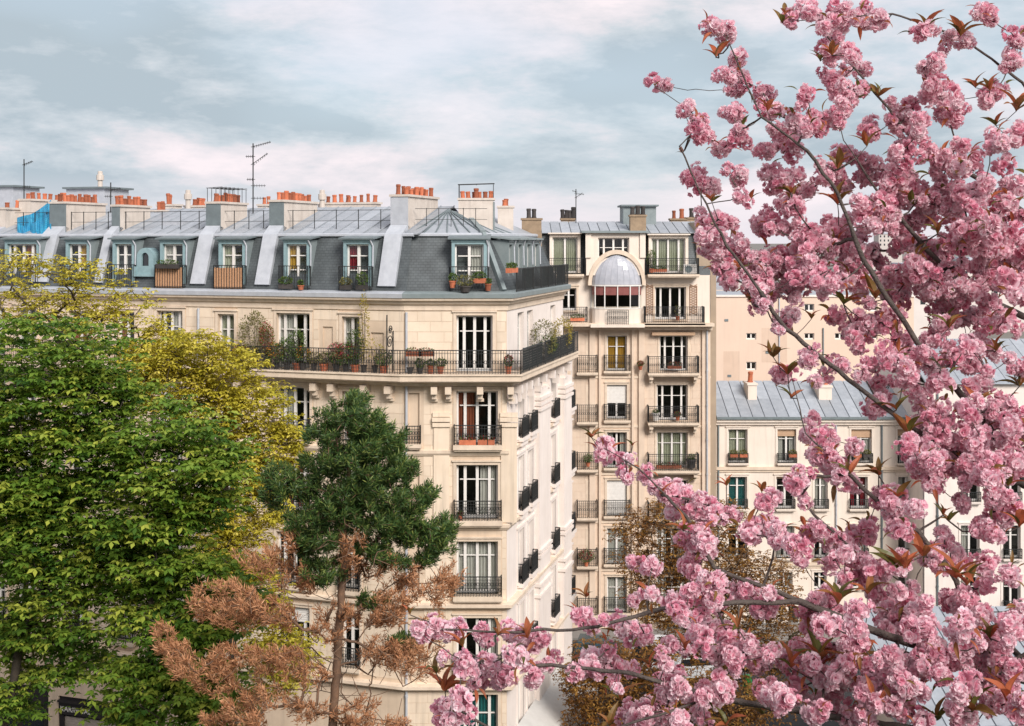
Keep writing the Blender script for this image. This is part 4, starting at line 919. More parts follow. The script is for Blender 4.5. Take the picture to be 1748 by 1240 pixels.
# ------------------------------------------------------------------ trees
def tube_tree(nodes, par, rad, sides=6):
    V = []; Fc = []
    ch = [[] for _ in nodes]
    for i, p in enumerate(par):
        if p >= 0: ch[p].append(i)
    rings = {}
    def ring(pos, d, r):
        d = d.normalized(); up = Vector((0, 0, 1)) if abs(d.z) < .9 else Vector((1, 0, 0)); x = d.cross(up).normalized(); y = x.cross(d); i0 = len(V)
        for k in range(sides): a = 2*math.pi*k/sides; V.append(tuple(pos+x*math.cos(a)*r+y*math.sin(a)*r))
        return i0
    for i, p in enumerate(par):
        if p < 0: continue
        d = nodes[i]-nodes[p]
        if d.length < 1e-5: continue
        g = par[p]; main = ch[p][0] if len(ch[p]) == 1 else max(ch[p], key=lambda c: rad[c])
        ra = rad[p] if i == main else min(rad[p], rad[i]*1.15)
        if i == main and p in rings: a = rings[p]
        else: a = ring(nodes[p], d, ra)
        mc = max(ch[i], key=lambda c: rad[c]) if ch[i] else None
        dd = d.normalized()+(nodes[mc]-nodes[i]).normalized() if mc is not None and (nodes[mc]-nodes[i]).length > 1e-5 else d
        if dd.length < .2: dd = d
        b = ring(nodes[i], dd, rad[i]); rings[i] = b
        for k in range(sides): k2 = (k+1) % sides; Fc.append((a+k, a+k2, b+k2, b+k))
    m = bpy.data.meshes.new('trunk'); m.from_pydata(V, [], Fc); m.polygons.foreach_set('use_smooth', [True]*len(Fc)); return m
def grow(limbs, targets, step, rtip, rmax, ex=.48, bow=.12, jit=.1):
    """limbs: polylines (first starts at the root); targets joined to the nearest wood, thickness from what each part carries"""
    nodes = []; par = []
    def add(p, q): nodes.append(Vector(p)); par.append(q); return len(nodes)-1
    for li, pl in enumerate(limbs):
        pl = [Vector(p) for p in pl]; st = -1
        if li: 
            st = min(range(len(nodes)), key=lambda i: (nodes[i]-pl[0]).length)
        prev = add(pl[0], st) if li == 0 or (nodes[st]-pl[0]).length > step*.3 else st
        for a, b in zip(pl, pl[1:]):
            n = max(1, int((b-a).length/step))
            for k in range(1, n+1):
                prev = add(a.lerp(b, k/n)+Vector((random.gauss(0, 1), random.gauss(0, 1), random.gauss(0, 1)))*step*jit*(.5 if k < n else .0), prev)
    cap = 200000; arr = np.zeros((cap, 3)); arr[:len(nodes)] = [tuple(n) for n in nodes]
    tg = [Vector(t) for t in targets]; d0 = [np.min(np.sum((arr[:len(nodes)]-np.array(t))**2, 1)) for t in tg]; ends = []
    for ti in np.argsort(d0):
        t = tg[ti]; n0 = len(nodes); dd = np.sqrt(np.sum((arr[:n0]-np.array(t))**2, 1)); j = int(np.argmin(dd)); L = dd[j]; n = max(1, int(L/step)); a = nodes[j].copy(); prev = j
        for k in range(1, n+1):
            f = k/n; p = a.lerp(t, f)+Vector((0, 0, -bow*L*math.sin(math.pi*f)))
            if k < n: p += Vector((random.gauss(0, 1), random.gauss(0, 1), random.gauss(0, 1)))*step*jit
            prev = add(p, prev); arr[len(nodes)-1] = p
        ends.append((ti, prev))
    cnt = np.zeros(len(nodes))
    hasch = set(par)
    for i in range(len(nodes)): 
        if i not in hasch: cnt[i] += 1
    order = list(range(len(nodes)))
    for i in reversed(order):
        if par[i] >= 0: cnt[par[i]] += cnt[i]
    rad = [min(rmax, rtip*max(1, c)**ex) for c in cnt]
    return nodes, par, rad
def lobe_points(lobes, D, dens, dspread, sq=1.):
    out = []
    for q in lobes:
        px, py, rx, ry = q[:4]; d = q[4] if len(q) > 4 else D; n = max(3, int(rx*ry*dens))
        for _ in range(n):
            while True:
                v = RNG.uniform(-1, 1, 3)
                if .12 < v.dot(v) < 1: break
            Y = d+v[1]*dspread*rx/100.; out.append(P(px+v[0]*rx, py+v[2]*ry, Y))
    return out
def basis(N):
    N = N/np.linalg.norm(N, axis=1, keepdims=True); up = np.tile([0, 0, 1.], (len(N), 1)); up[np.abs(N[:, 2]) > .95] = [1, 0, 0]
    X = np.cross(N, up); X /= np.linalg.norm(X, axis=1, keepdims=True); return N, X, np.cross(X, N)
def leaf_quads(base, direc, normal, length, width, curl=.15):
    """rhombic leaf blades; returns (n*4,3)"""
    D = direc/np.linalg.norm(direc, axis=1, keepdims=True); Sd = np.cross(D, normal); Sd /= np.linalg.norm(Sd, axis=1, keepdims=True)+1e-9
    L = length[:, None]; Wd = width[:, None]; up = np.cross(Sd, D)
    mid = base+D*L*.55+up*L*curl; V = np.stack([base, mid+Sd*Wd*.5, base+D*L, mid-Sd*Wd*.5], 1); return V.reshape(-1, 3)
def palmate(centres, per, spread, size, tint_lo=0., flat=.55, nl=5, zs=.5):
    n = len(centres)*per; cpos = np.repeat(np.array([tuple(c) for c in centres]), per, 0)
    off = RNG.normal(0, 1, (n, 3))*spread; off[:, 2] *= zs; pos = cpos+off
    az = RNG.uniform(0, 2*np.pi, n); sz = size*RNG.uniform(.5, 1.5, n); Vs = []; T = []
    tb = np.clip(RNG.normal(.5, .22, n)+np.repeat(RNG.normal(0, .16, len(centres)), per)+off[:, 2]/(spread*zs)*.08, 0, 1)
    for k in range(nl):
        a = az+(k-(nl-1)/2)*(2*np.pi/(nl+1.2)); droop = RNG.uniform(-.75, -.05, n)
        d = np.stack([np.cos(a), np.sin(a), droop], 1); nn = np.tile([0, 0, 1.], (n, 1))+RNG.normal(0, .25, (n, 3))
        Vs.append(leaf_quads(pos, d, nn, sz*(1-.12*abs(k-(nl-1)/2)), sz*.42).reshape(n, 4, 3)); T.append(np.repeat(tb[:, None], 4, 1))
    return np.concatenate(Vs).reshape(-1, 3), np.concatenate(T).ravel()
def make_tree(name, label, cat, root, limbs, targets, leaf, lmat, step=.5, rtip=.012, rmax=.4, bark='bark', group=None, ex=.46):
    t = thing(name, root, label, cat, group); o0 = Vector(root)
    nodes, par, rad = grow(limbs, targets, step, rtip, rmax, ex=ex)
    me = tube_tree(nodes, par, rad); me.transform(Matrix.Translation(-o0)); link('trunk', me, bark, t)
    V, T = leaf; me = fast_mesh('crown', V-np.array(root), 4, T); tag(link('crown', me, lmat, t), kind='stuff'); return t
def gz(y): return float(np.interp(y, ys, zs))
# two leafy green chestnuts
L1 = [(45, 1095, 50, 30), (110, 1085, 60, 26), (165, 1120, 40, 26), (60, 1140, 45, 22), (120, 1150, 50, 16), (60, 615, 95, 72), (160, 608, 58, 60), (190, 680, 52, 62), (50, 715, 115, 72), (150, 765, 85, 62), (30, 835, 90, 62), (125, 860, 95, 58), (60, 930, 115, 62), (175, 935, 72, 52), (85, 1005, 95, 45), (10, 1085, 45, 45), (15, 1195, 40, 40), (-60, 800, 80, 180), (190, 1000, 40, 40)]
L2 = [(290, 725, 62, 45), (355, 760, 52, 48), (240, 770, 50, 50), (300, 820, 85, 48), (372, 830, 40, 42), (250, 885, 75, 48), (335, 890, 52, 42), (258, 960, 85, 50), (342, 990, 65, 50), (300, 1060, 75, 45), (232, 1055, 45, 35), (330, 1130, 75, 50), (250, 1150, 60, 45), (300, 1210, 95, 45), (225, 1215, 35, 30), (385, 1200, 42, 50), (210, 1130, 25, 30), (390, 1050, 40, 40)]
def chestnut(lobes, D, base_px, label, top, per=30, seedlean=0):
    tg = lobe_points(lobes, D, .0060, 2.8); b = P(base_px[0], 0, D); root = (b.x, D, gz(D))
    trunk = [Vector(root)]+[P(px, py, D+dy) for px, py, dy in top]
    lf = palmate(tg, per, .46, .215, zs=.30)
    make_tree('chestnut_tree', label, 'tree', root, [trunk], tg, lf, 'leaf_green', step=.45, rtip=.014, rmax=.34)
chestnut(L1, 36.5, (0, 0), 'big dense green chestnut tree rising highest, in front of the far house', [(5, 1240, 0), (30, 1120, 0), (75, 1000, .3), (90, 880, 0), (95, 760, 0), (100, 660, 0)])
chestnut(L2, 35., (262, 0), 'shorter green chestnut tree standing between the tall chestnut and the pine', [(260, 1240, 0), (258, 1120, 0), (256, 1010, 0), (265, 905, 0), (275, 820, 0), (300, 760, 0)])
# two sparse yellow-green trees in front of the facade
Y1 = [(70, 480, 105, 42), (165, 495, 65, 42), (35, 530, 70, 45), (225, 535, 62, 42), (110, 540, 90, 40), (275, 585, 45, 50), (180, 570, 60, 40), (-50, 540, 60, 60), (20, 445, 60, 20), (115, 455, 70, 22)]
Y2 = [(320, 600, 85, 42), (385, 640, 72, 50), (290, 660, 75, 60), (440, 700, 62, 50), (375, 720, 75, 52), (470, 765, 42, 50), (420, 805, 62, 50), (445, 870, 52, 52), (365, 890, 52, 50), (400, 960, 75, 60), (250, 625, 60, 45), (500, 740, 25, 40), (440, 1020, 60, 50), (480, 1120, 60, 70)]
def airy(lobes, D, bx_, label, top, dens=.024, per=12):
    tg = lobe_points(lobes, D, dens, 2.2); b = P(bx_, 0, D); root = (b.x, D, gz(D))
    lf = palmate(tg, per, .20, .17, nl=4, zs=.6)
    make_tree('maple_tree', label, 'tree', root, [[Vector(root)]+[P(x, y, D) for x, y in top]], tg, lf, 'leaf_yellow', step=.4, rtip=.011, rmax=.3, ex=.43)
airy(Y1, 44., 30, 'sparse yellow-green tree with bare twigs reaching the far dormers', [(35, 1100), (60, 800), (85, 650), (105, 560)], .019, 5)
airy(Y2, 43., 395, 'golden yellow-green tree spreading between green chestnuts and pine', [(398, 1150), (395, 950), (385, 820), (375, 720)])
# bronze budding street trees on the right
B1 = [(1210, 960, 90, 60), (1290, 1000, 80, 60), (1130, 1000, 70, 60), (1240, 1060, 100, 60), (1330, 1090, 70, 60), (1150, 900, 60, 50), (1160, 1080, 70, 50), (1270, 1140, 90, 50), (1080, 930, 40, 60), (1230, 880, 50, 30)]
B2 = [(1040, 1125, 70, 40), (990, 1165, 40, 40), (1120, 1135, 60, 40), (1190, 1190, 60, 40), (1240, 1225, 60, 40), (1300, 1200, 50, 40), (1030, 1180, 70, 40), (1090, 1220, 70, 40), (1010, 1230, 60, 40), (1130, 1190, 50, 40), (1180, 1240, 60, 40)]
for lobes, D, bx_, lb, top in ((B1, 57., 1235, 'thin bronze-budded street tree before the low cream house', [(1235, 1180), (1232, 1080), (1230, 1000)]), (B2, 52., 1060, 'low bronze-budded tree above the street at the white flank', [(1062, 1300), (1060, 1220)])):
    tg = lobe_points(lobes, D, .03, 2.2); b = P(bx_, 0, D); root = (b.x, D, 0.)
    make_tree('budding_tree', lb, 'tree', root, [[Vector(root)]+[P(x, y, D) for x, y in top]], tg, palmate(tg, 11, .22, .16, nl=3, zs=.8), 'leaf_bronze', step=.5, rtip=.012, rmax=.2)
# pine: green crown over dead brown boughs
z3 = lambda L, k=.468: [(260+a*k, 660+b*k, c*k, e*k) for a, b, c, e in L]
PG = z3([(780, 230, 90, 45), (780, 350, 100, 50), (900, 480, 90, 45), (660, 450, 90, 45), (620, 700, 90, 25), (880, 640, 100, 25), (745, 55, 45, 40), (700, 110, 100, 50), (650, 190, 95, 50), (790, 150, 80, 60), (860, 200, 70, 60), (620, 290, 85, 50), (720, 280, 110, 60), (850, 300, 90, 60), (925, 310, 50, 40), (470, 340, 65, 55), (450, 400, 55, 45), (560, 370, 60, 50), (700, 400, 90, 50), (850, 420, 110, 50), (950, 420, 80, 50), (1010, 390, 45, 38), (560, 500, 80, 55), (700, 490, 90, 50), (850, 510, 100, 50), (960, 545, 90, 48), (1050, 520, 65, 48), (1060, 580, 45, 38), (620, 560, 90, 45), (1010, 620, 45, 32), (560, 585, 55, 38), (800, 590, 70, 35), (620, 650, 70, 30), (800, 780, 60, 25), (900, 930, 60, 25)])
PD = z3([(500, 570, 40, 35), (390, 630, 60, 35), (490, 690, 65, 40), (570, 720, 40, 30), (730, 600, 50, 60), (800, 650, 55, 40), (880, 740, 60, 50), (960, 700, 40, 35), (1090, 700, 40, 35), (1040, 750, 50, 40), (180, 790, 35, 40), (280, 790, 80, 60), (350, 830, 60, 45), (440, 820, 60, 35), (500, 845, 30, 30), (790, 840, 75, 40), (860, 840, 40, 40), (860, 960, 80, 50), (930, 1000, 90, 45), (50, 920, 35, 40), (90, 980, 50, 40), (150, 1030, 60, 35), (270, 1000, 45, 50), (230, 1070, 60, 40), (400, 1000, 70, 40), (500, 1010, 60, 40), (580, 1060, 40, 30), (400, 1130, 60, 40), (290, 1190, 50, 35), (350, 1220, 60, 30), (740, 1190, 60, 40), (230, 1230, 40, 20), (560, 1180, 60, 30), (830, 1240, 80, 25), (1000, 880, 60, 35), (650, 880, 40, 60)])
def needles(tg, per, ln, outward):
    n = len(tg)*per; c = np.repeat(np.array([tuple(t) for t in tg]), per, 0); ax = np.repeat(np.array([tuple(o) for o in outward]), per, 0)
    d = RNG.normal(0, 1, (n, 3)); d /= np.linalg.norm(d, axis=1, keepdims=True); d = d*.85+ax*.75; base = c+RNG.normal(0, .035, (n, 3))+ax*RNG.uniform(-.14, .10, (n, 1))
    V = leaf_quads(base, d, RNG.normal(0, 1, (n, 3)), ln*RNG.uniform(.7, 1.2, n), np.full(n, .026), 0.); T = np.repeat(np.clip(RNG.normal(.45, .25, n)+d[:, 2]*.12, 0, 1), 4); return V, T
DP = 30.; proot = (P(565, 0, DP).x, DP, gz(DP)); pine = thing('pine_tree', proot, 'pine with dark green top and dead rusty-brown lower boughs', 'tree')
tgG = lobe_points(PG, DP, .048, 3.4); tgD = lobe_points([(a, b, c*1.6, e*1.45) for a, b, c, e in PD], DP, .021, 3.6); tgB = lobe_points([(590, 1000, 110, 130), (560, 1150, 160, 80), (660, 1120, 110, 90), (480, 1040, 90, 90), (620, 920, 70, 50)], DP, .006, 3.)
trunk = [Vector(proot), P(568, 1240, DP), P(577, 1120, DP), P(585, 980, DP), P(592, 860, DP), P(600, 760, DP), P(605, 680, DP)]
nodes, par, rad = grow([trunk], tgG+tgD+tgB, .25, .008, .19, ex=.42, bow=.05); me = tube_tree(nodes, par, rad); me.transform(Matrix.Translation(-Vector(proot))); link('trunk', me, 'pine_bark', pine)
def axes(tg):
    r = []
    for t in tg: v = Vector((t.x-proot[0], t.y-DP, .0)); v = v.normalized() if v.length > .05 else Vector((0, 0, 1)); r.append((v*.55+Vector((0, 0, .75))).normalized())
    return r
for nm, tg, per, m in (('crown', tgG, 60, 'needle_green'), ('dead_foliage', tgD, 40, 'needle_brown')):
    V, T = needles(tg, per, .17, axes(tg)); tag(link(nm, fast_mesh(nm, V-np.array(proot), 4, T), m, pine), kind='stuff')

# ------------------------------------------------------------------ cherry in bloom, a few metres off
def zz(x0, y0, k, L): return [(x0+a*k, y0+b*k, r*k) for a, b, r in L]
BL = zz(1100, 0, .4032, [(310,120,70),(400,280,45),(340,310,40),(400,370,55),(480,410,60),(520,480,60),(205,500,70),(250,560,40),(370,500,60),(400,570,60),(340,620,40),(500,640,50),(70,365,35),(205,740,50),(250,800,50),(390,740,60),(430,830,35),(240,910,45),(340,920,60),(290,1010,60),(360,1080,70),(560,760,70),(640,800,80),(600,600,90),(700,480,110),(560,540,50),(610,100,40),(690,40,60),(760,90,50),(820,60,50),(820,130,50),(930,70,60),(800,190,60),(860,230,45),(800,310,65),(880,400,70),(940,310,40),(820,470,60),(1010,80,40),(1090,490,90),(1180,530,60),(960,560,50),(1100,600,70),(1240,270,80),(1180,130,35),(1280,180,40),(1350,190,35),(1440,60,50),(1240,350,40),(1300,400,50),(1240,450,70),(1340,480,50),(1470,400,60),(1590,150,50),(1570,270,60),(1590,560,60),(1290,520,30),(1290,660,110),(1200,640,60),(1370,670,60),(1480,600,50),(1510,690,40),(1560,820,60),(860,720,100),(1070,740,80),(1100,790,100),(760,720,60),(960,720,60),(960,900,100),(1050,900,110),(1180,940,80),(800,950,60),(850,1000,100),(750,1030,90),(920,1050,80),(640,900,70),(560,900,60),(520,940,60),(560,980,50),(640,1040,60),(500,1100,80),(430,1140,50),(600,1130,80),(700,1120,70),(850,1140,60),(780,1200,80),(1300,830,90),(1400,880,60),(1250,800,60),(1290,920,70),(1350,1000,90),(1450,960,80),(1550,900,90),(1500,1020,80),(1590,1050,60),(1450,1150,90),(1300,1120,60),(1100,1030,60),(1180,1050,50),(1280,1200,70),(1550,1150,80),(350,1170,50),(480,1200,70),(1040,1180,60),(1150,1190,60),(1000,1120,50)])
BL += zz(1180, 400, .3387, [(100,60,50),(230,60,50),(150,130,60),(200,210,60),(300,230,80),(380,280,70),(500,300,80),(350,370,60),(500,430,60),(450,480,40),(440,150,90),(560,170,80),(620,220,70),(700,260,50),(800,150,90),(850,250,60),(830,310,40),(740,420,45),(850,470,80),(930,450,60),(1000,470,60),(890,350,40),(1020,380,50),(1100,320,60),(1050,250,60),(600,590,60),(650,720,45),(730,650,45),(820,580,45),(900,680,70),(960,620,60),(1060,700,80),(480,720,60),(910,860,70),(960,830,50),(1060,570,60),(1130,640,40),(1100,770,50),(1250,240,80),(1180,200,70),(1330,270,80),(1250,350,90),(1400,320,70),(1450,420,70),(1350,430,70),(1240,460,70),(1200,540,60),(1280,620,70),(1380,640,70),(1260,760,70),(1430,750,60),(1380,560,40),(1520,700,40),(1550,450,80),(1530,350,70),(1600,250,90),(1650,330,60),(1640,650,60),(1600,100,80),(1500,150,70),(1330,60,80),(1200,90,90),(1280,150,60),(1650,480,40),(1200,900,60),(1280,880,60),(1230,960,70),(1150,960,60),(1100,1060,60),(1180,1080,60),(1250,1040,60),(1330,1080,70),(1400,960,70),(1480,1020,60),(1540,880,90),(1620,900,60),(1600,1050,60),(1650,960,50),(1450,1120,90),(1540,1180,80),(1380,1200,80),(1250,1180,70),(1150,1170,60),(590,970,60),(690,1030,60),(620,1060,60),(680,1110,60),(740,1150,60)])
BL += zz(1180, 760, .3872, [(40,260,60),(90,310,40),(160,330,50),(340,250,50),(490,150,60),(500,240,40),(570,60,70),(640,110,70),(680,170,60),(270,380,50),(380,410,70),(330,350,50),(470,430,60),(560,390,70),(650,430,70),(740,400,70),(780,380,50),(600,500,50),(500,480,40),(680,480,50),(820,210,60),(900,260,70),(970,290,50),(930,370,50),(890,340,50),(980,100,70),(1060,90,80),(1070,180,50),(1150,60,80),(1250,60,90),(1200,130,60),(1300,150,70),(1400,100,80),(1350,230,60),(1300,330,60),(1330,400,50),(1280,360,50),(1420,300,60),(1100,520,60),(1050,480,40),(1120,420,50),(1180,500,50),(1300,530,50),(1400,560,70),(760,540,60),(820,560,60),(740,600,50),(60,440,70),(20,400,50),(60,640,90),(250,640,70),(330,690,60),(300,740,40),(80,830,70),(150,880,80),(180,950,60),(300,940,60),(250,900,50),(370,920,40),(520,760,60),(640,740,70),(600,790,60),(740,760,70),(850,690,70),(960,670,70),(1020,720,60),(900,780,90),(1000,810,60),(690,860,60),(1180,690,70),(1280,760,60),(1200,800,60),(1440,740,50),(1400,830,60),(450,930,70),(540,910,60),(640,900,60),(700,950,60),(580,990,80),(660,1040,80),(780,1020,80),(850,950,70),(950,960,80),(1050,940,70),(1150,950,70),(1080,1000,50),(1250,920,60),(1330,920,90),(1380,1020,80),(1280,1040,60),(1200,1080,60),(900,1080,80),(980,1100,60),(800,1120,70),(720,1170,70),(600,1130,60),(480,1100,60),(400,1120,70),(340,1080,50),(560,1190,50),(1200,1140,60),(1350,1120,60),(1440,1160,50),(750,1220,60),(900,1180,50),(60,1100,50),(20,1210,40),(1000,1200,40)])
BL += zz(640, 820, .3387, [(200,740,40),(270,740,60),(340,780,50),(420,740,50),(540,770,50),(580,800,40),(660,760,60),(740,790,60),(800,800,50),(350,900,35),(450,950,60),(530,920,60),(620,940,70),(700,910,60),(520,990,50),(640,1000,50),(800,970,60),(850,960,40),(880,890,40),(330,1160,50),(420,1110,50),(400,1180,50),(470,1190,40),(370,1210,40)])
BL += zz(960, 1000, .1945, [(200,310,90),(340,280,50),(620,390,110),(650,100,60),(760,70,80),(1000,160,80),(1070,240,80),(1340,120,90),(1220,250,60),(270,600,80),(130,780,80),(250,750,90),(400,720,80),(520,690,70),(620,750,40),(470,850,70),(400,560,60),(870,640,80),(950,540,70),(1050,580,70),(1380,640,70),(850,820,70),(1000,870,90),(1020,740,50),(920,960,60),(1250,960,80),(770,1050,130),(850,1150,130),(680,1180,100),(1080,1190,90),(1190,1200,80)])
BL += zz(940, 580, .3226, [(270,580,50),(400,630,40),(370,690,40),(410,720,35),(500,705,35),(580,760,50),(640,800,70),(690,820,50),(650,890,40),(760,870,60),(830,880,60),(800,940,50),(910,950,50),(770,1030,50),(730,1080,60),(800,1120,60),(760,1180,60),(450,1160,50),(550,1210,50)])
BL += [(1760+random.uniform(0, 330), random.uniform(40, 1300), 26) for _ in range(70)]     # the crown goes on beyond the frame
for (xa, xb, ya, yb, n_) in ((1440, 1748, 300, 860, 38), (1400, 1748, 960, 1240, 26), (1060, 1240, 1060, 1230, 8)):
    BL += [(random.uniform(xa, xb), random.uniform(ya, yb), random.uniform(15, 24)) for _ in range(n_)]
def cdepth(px, py): return 5.35-1.25*min(1, max(0, (py-450)/800.))-.35*min(1, max(0, (1300-px)/600.))*(py > 900)
clusters = []
for px, py, r in BL:
    d = cdepth(px, py)+random.gauss(0, .16); R = r/F*d
    n = max(2, int((r/10.2)**2*.9+.8))
    for k in range(n):
        a = random.uniform(0, 6.283); q = r*.8*math.sqrt(random.random()); rr = random.uniform(12., 20.)*(1 if r > 14 else .8)*(1.12 if py > 1000 else 1); dd = d+random.gauss(0, .07)
        clusters.append((P(px+q*math.cos(a), py+q*math.sin(a), dd), rr/F*dd))
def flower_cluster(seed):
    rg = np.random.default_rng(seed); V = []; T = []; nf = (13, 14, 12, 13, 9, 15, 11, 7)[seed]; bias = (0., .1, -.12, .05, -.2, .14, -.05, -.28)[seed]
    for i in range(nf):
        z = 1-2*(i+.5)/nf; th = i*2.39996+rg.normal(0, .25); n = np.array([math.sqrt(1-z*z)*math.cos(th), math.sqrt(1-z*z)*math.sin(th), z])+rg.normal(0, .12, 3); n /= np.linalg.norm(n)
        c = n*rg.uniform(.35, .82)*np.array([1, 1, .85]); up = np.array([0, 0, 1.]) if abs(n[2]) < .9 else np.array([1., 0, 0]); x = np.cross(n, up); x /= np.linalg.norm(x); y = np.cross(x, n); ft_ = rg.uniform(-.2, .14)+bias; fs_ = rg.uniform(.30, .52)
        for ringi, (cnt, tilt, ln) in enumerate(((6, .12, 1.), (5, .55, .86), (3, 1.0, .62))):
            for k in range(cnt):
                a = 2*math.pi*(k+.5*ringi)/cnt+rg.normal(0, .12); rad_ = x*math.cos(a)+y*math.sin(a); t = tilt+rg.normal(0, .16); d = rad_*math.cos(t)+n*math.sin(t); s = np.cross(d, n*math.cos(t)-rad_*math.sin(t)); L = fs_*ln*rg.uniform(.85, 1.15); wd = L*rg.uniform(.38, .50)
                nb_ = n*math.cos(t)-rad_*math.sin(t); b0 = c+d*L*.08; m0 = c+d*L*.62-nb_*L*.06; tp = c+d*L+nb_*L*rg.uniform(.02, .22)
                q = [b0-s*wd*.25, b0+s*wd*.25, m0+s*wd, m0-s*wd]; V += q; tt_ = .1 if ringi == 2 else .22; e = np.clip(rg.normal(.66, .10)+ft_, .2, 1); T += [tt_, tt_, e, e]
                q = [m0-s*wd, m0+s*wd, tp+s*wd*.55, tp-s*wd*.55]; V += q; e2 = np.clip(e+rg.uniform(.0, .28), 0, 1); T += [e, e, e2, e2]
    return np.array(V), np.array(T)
VAR = [flower_cluster(s) for s in range(8)]
croot = (3.5, 5.9, gz(5.9)-.1); cherry = thing('cherry_tree', croot, 'pink double-flowered cherry in full bloom with coppery young leaves', 'tree'); CR = Vector(croot)
def PL(*q): return [P(x, y, d) for x, y, d in q]
limbs = [[CR]+PL((2050, 1500, 5.7), (1950, 1250, 5.5), (1850, 1000, 5.35), (1748, 813, 5.2), (1700, 745, 5.1), (1630, 661, 5.05), (1566, 586, 5.0), (1475, 447, 5.0), (1430, 331, 5.), (1378, 258, 5.), (1300, 200, 5.), (1245, 75, 5.)),
         PL((1748, 830, 5.15), (1654, 786, 4.9), (1553, 728, 4.85), (1478, 671, 4.85), (1342, 562, 4.9), (1300, 500, 4.95), (1240, 420, 5.), (1195, 330, 5.), (1160, 250, 5.)),
         PL((1950, 1250, 5.5), (1990, 900, 5.6), (1960, 650, 5.6), (1850, 570, 5.5), (1745, 540, 5.4), (1640, 490, 5.3), (1560, 400, 5.2), (1500, 330, 5.2), (1440, 240, 5.2)),
         PL((1960, 650, 5.6), (1880, 480, 5.6), (1745, 360, 5.5), (1660, 300, 5.4), (1560, 240, 5.3), (1470, 130, 5.3), (1410, 60, 5.3)),
         PL((1880, 480, 5.6), (1830, 260, 5.6), (1745, 141, 5.5), (1640, 62, 5.5), (1523, 24, 5.4), (1360, 36, 5.4)),
         PL((1950, 1250, 5.5), (1840, 1190, 5.), (1740, 1120, 4.7), (1650, 1030, 4.6), (1621, 973, 4.6), (1567, 907, 4.6), (1510, 868, 4.65), (1440, 800, 4.7), (1375, 740, 4.8), (1350, 640, 4.85)),
         PL((1840, 1190, 5.), (1650, 1130, 4.5), (1500, 1080, 4.3), (1366, 1027, 4.3), (1219, 969, 4.35), (1170, 880, 4.4), (1090, 800, 4.45), (1030, 765, 4.5)),
         PL((1840, 1240, 4.9), (1600, 1250, 4.3), (1385, 1218, 4.1), (1219, 1190, 4.05), (1080, 1150, 4.), (940, 1135, 4.), (770, 1130, 4.)),
         PL((1366, 1027, 4.3), (1240, 1030, 4.2), (1150, 1035, 4.1), (1020, 1070, 4.), (860, 1080, 4.), (700, 1070, 4.)),
         PL((1219, 1190, 4.05), (1000, 1260, 3.8), (850, 1250, 3.7), (770, 1205, 3.7))]
whorls = [(1222, 98, 5, 34), (1335, 40, 4, 30), (1340, 25, 3, 26), (1580, 50, 5, 44), (1640, 62, 6, 46), (1690, 155, 5, 40), (1735, 190, 6, 60), (1420, 95, 5, 34), (1400, 105, 4, 30), (1580, 130, 4, 30), (1165, 262, 4, 14), (1118, 148, 4, 14), (1215, 345, 5, 26), (1310, 190, 4, 34), (1350, 205, 4, 40), (1500, 165, 6, 34), (1430, 290, 4, 40), (1590, 160, 4, 30), (1665, 150, 5, 30), (1700, 215, 5, 30), (1690, 340, 4, 36), (1430, 350, 5, 48), (1560, 350, 4, 40), (1350, 330, 4, 34), (1280, 345, 4, 26), (1320, 610, 7, 34), (1345, 640, 6, 34), (1350, 680, 4, 30), (1440, 520, 6, 40), (1495, 510, 4, 46), (1285, 520, 4, 34), (1260, 470, 4, 36), (1385, 545, 4, 30), (1540, 985, 9, 62), (1632, 988, 7, 66), (1430, 1032, 7, 58), (1480, 1015, 4, 54), (1575, 950, 4, 50), (1400, 1130, 6, 54), (1460, 1140, 5, 54), (1350, 1140, 4, 44), (1260, 1075, 4, 40), (1010, 748, 6, 30), (1080, 762, 3, 24), (1130, 845, 4, 26), (1165, 905, 5, 34), (1240, 830, 5, 30), (1300, 840, 4, 28), (1500, 812, 6, 40), (1450, 810, 4, 34), (1550, 740, 5, 46), (1530, 700, 4, 40), (1610, 880, 4, 24), (1620, 890, 5, 26), (1650, 1000, 5, 50), (1690, 1090, 5, 50), (1720, 1200, 6, 62), (1660, 1215, 5, 60), (1600, 1230, 4, 56), (760, 1180, 7, 48), (745, 1150, 4, 40), (790, 1105, 5, 40), (850, 1085, 4, 36), (900, 1090, 4, 36), (700, 1050, 4, 26), (1000, 1020, 5, 30), (985, 1050, 4, 28), (1060, 1090, 4, 36), (1110, 1140, 4, 40), (1060, 1195, 5, 44), (1040, 1240, 4, 40), (1240, 1240, 5, 44), (1300, 1220, 4, 40), (1170, 1110, 4, 34), (1280, 1110, 5, 38), (1700, 600, 4, 36), (1740, 660, 5, 40), (1670, 690, 5, 36), (1620, 560, 4, 36), (1720, 470, 4, 40), (1600, 400, 4, 38), (1480, 250, 4, 36), (1390, 440, 5, 40), (1530, 850, 4, 34), (1740, 900, 5, 50), (1720, 830, 4, 40)]
WC = [P(px, py, cdepth(px, py)-.10+random.gauss(0, .05)) for px, py, n, r in whorls]
nodes, par, rad = grow(limbs, [c for c, _ in clusters]+WC, .045, .0017, .11, ex=.46, bow=.04, jit=.09)
me = tube_tree(nodes, par, rad, 7); me.transform(Matrix.Translation(-CR)); link('trunk', me, 'cherry_bark', cherry)
CM = []
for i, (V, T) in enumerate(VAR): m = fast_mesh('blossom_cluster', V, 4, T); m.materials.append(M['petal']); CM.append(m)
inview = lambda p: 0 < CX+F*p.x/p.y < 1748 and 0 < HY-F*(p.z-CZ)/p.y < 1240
order = sorted(range(len(clusters)), key=lambda i: (not inview(clusters[i][0]), -clusters[i][1]/clusters[i][0].y)); SV = []; ST = []
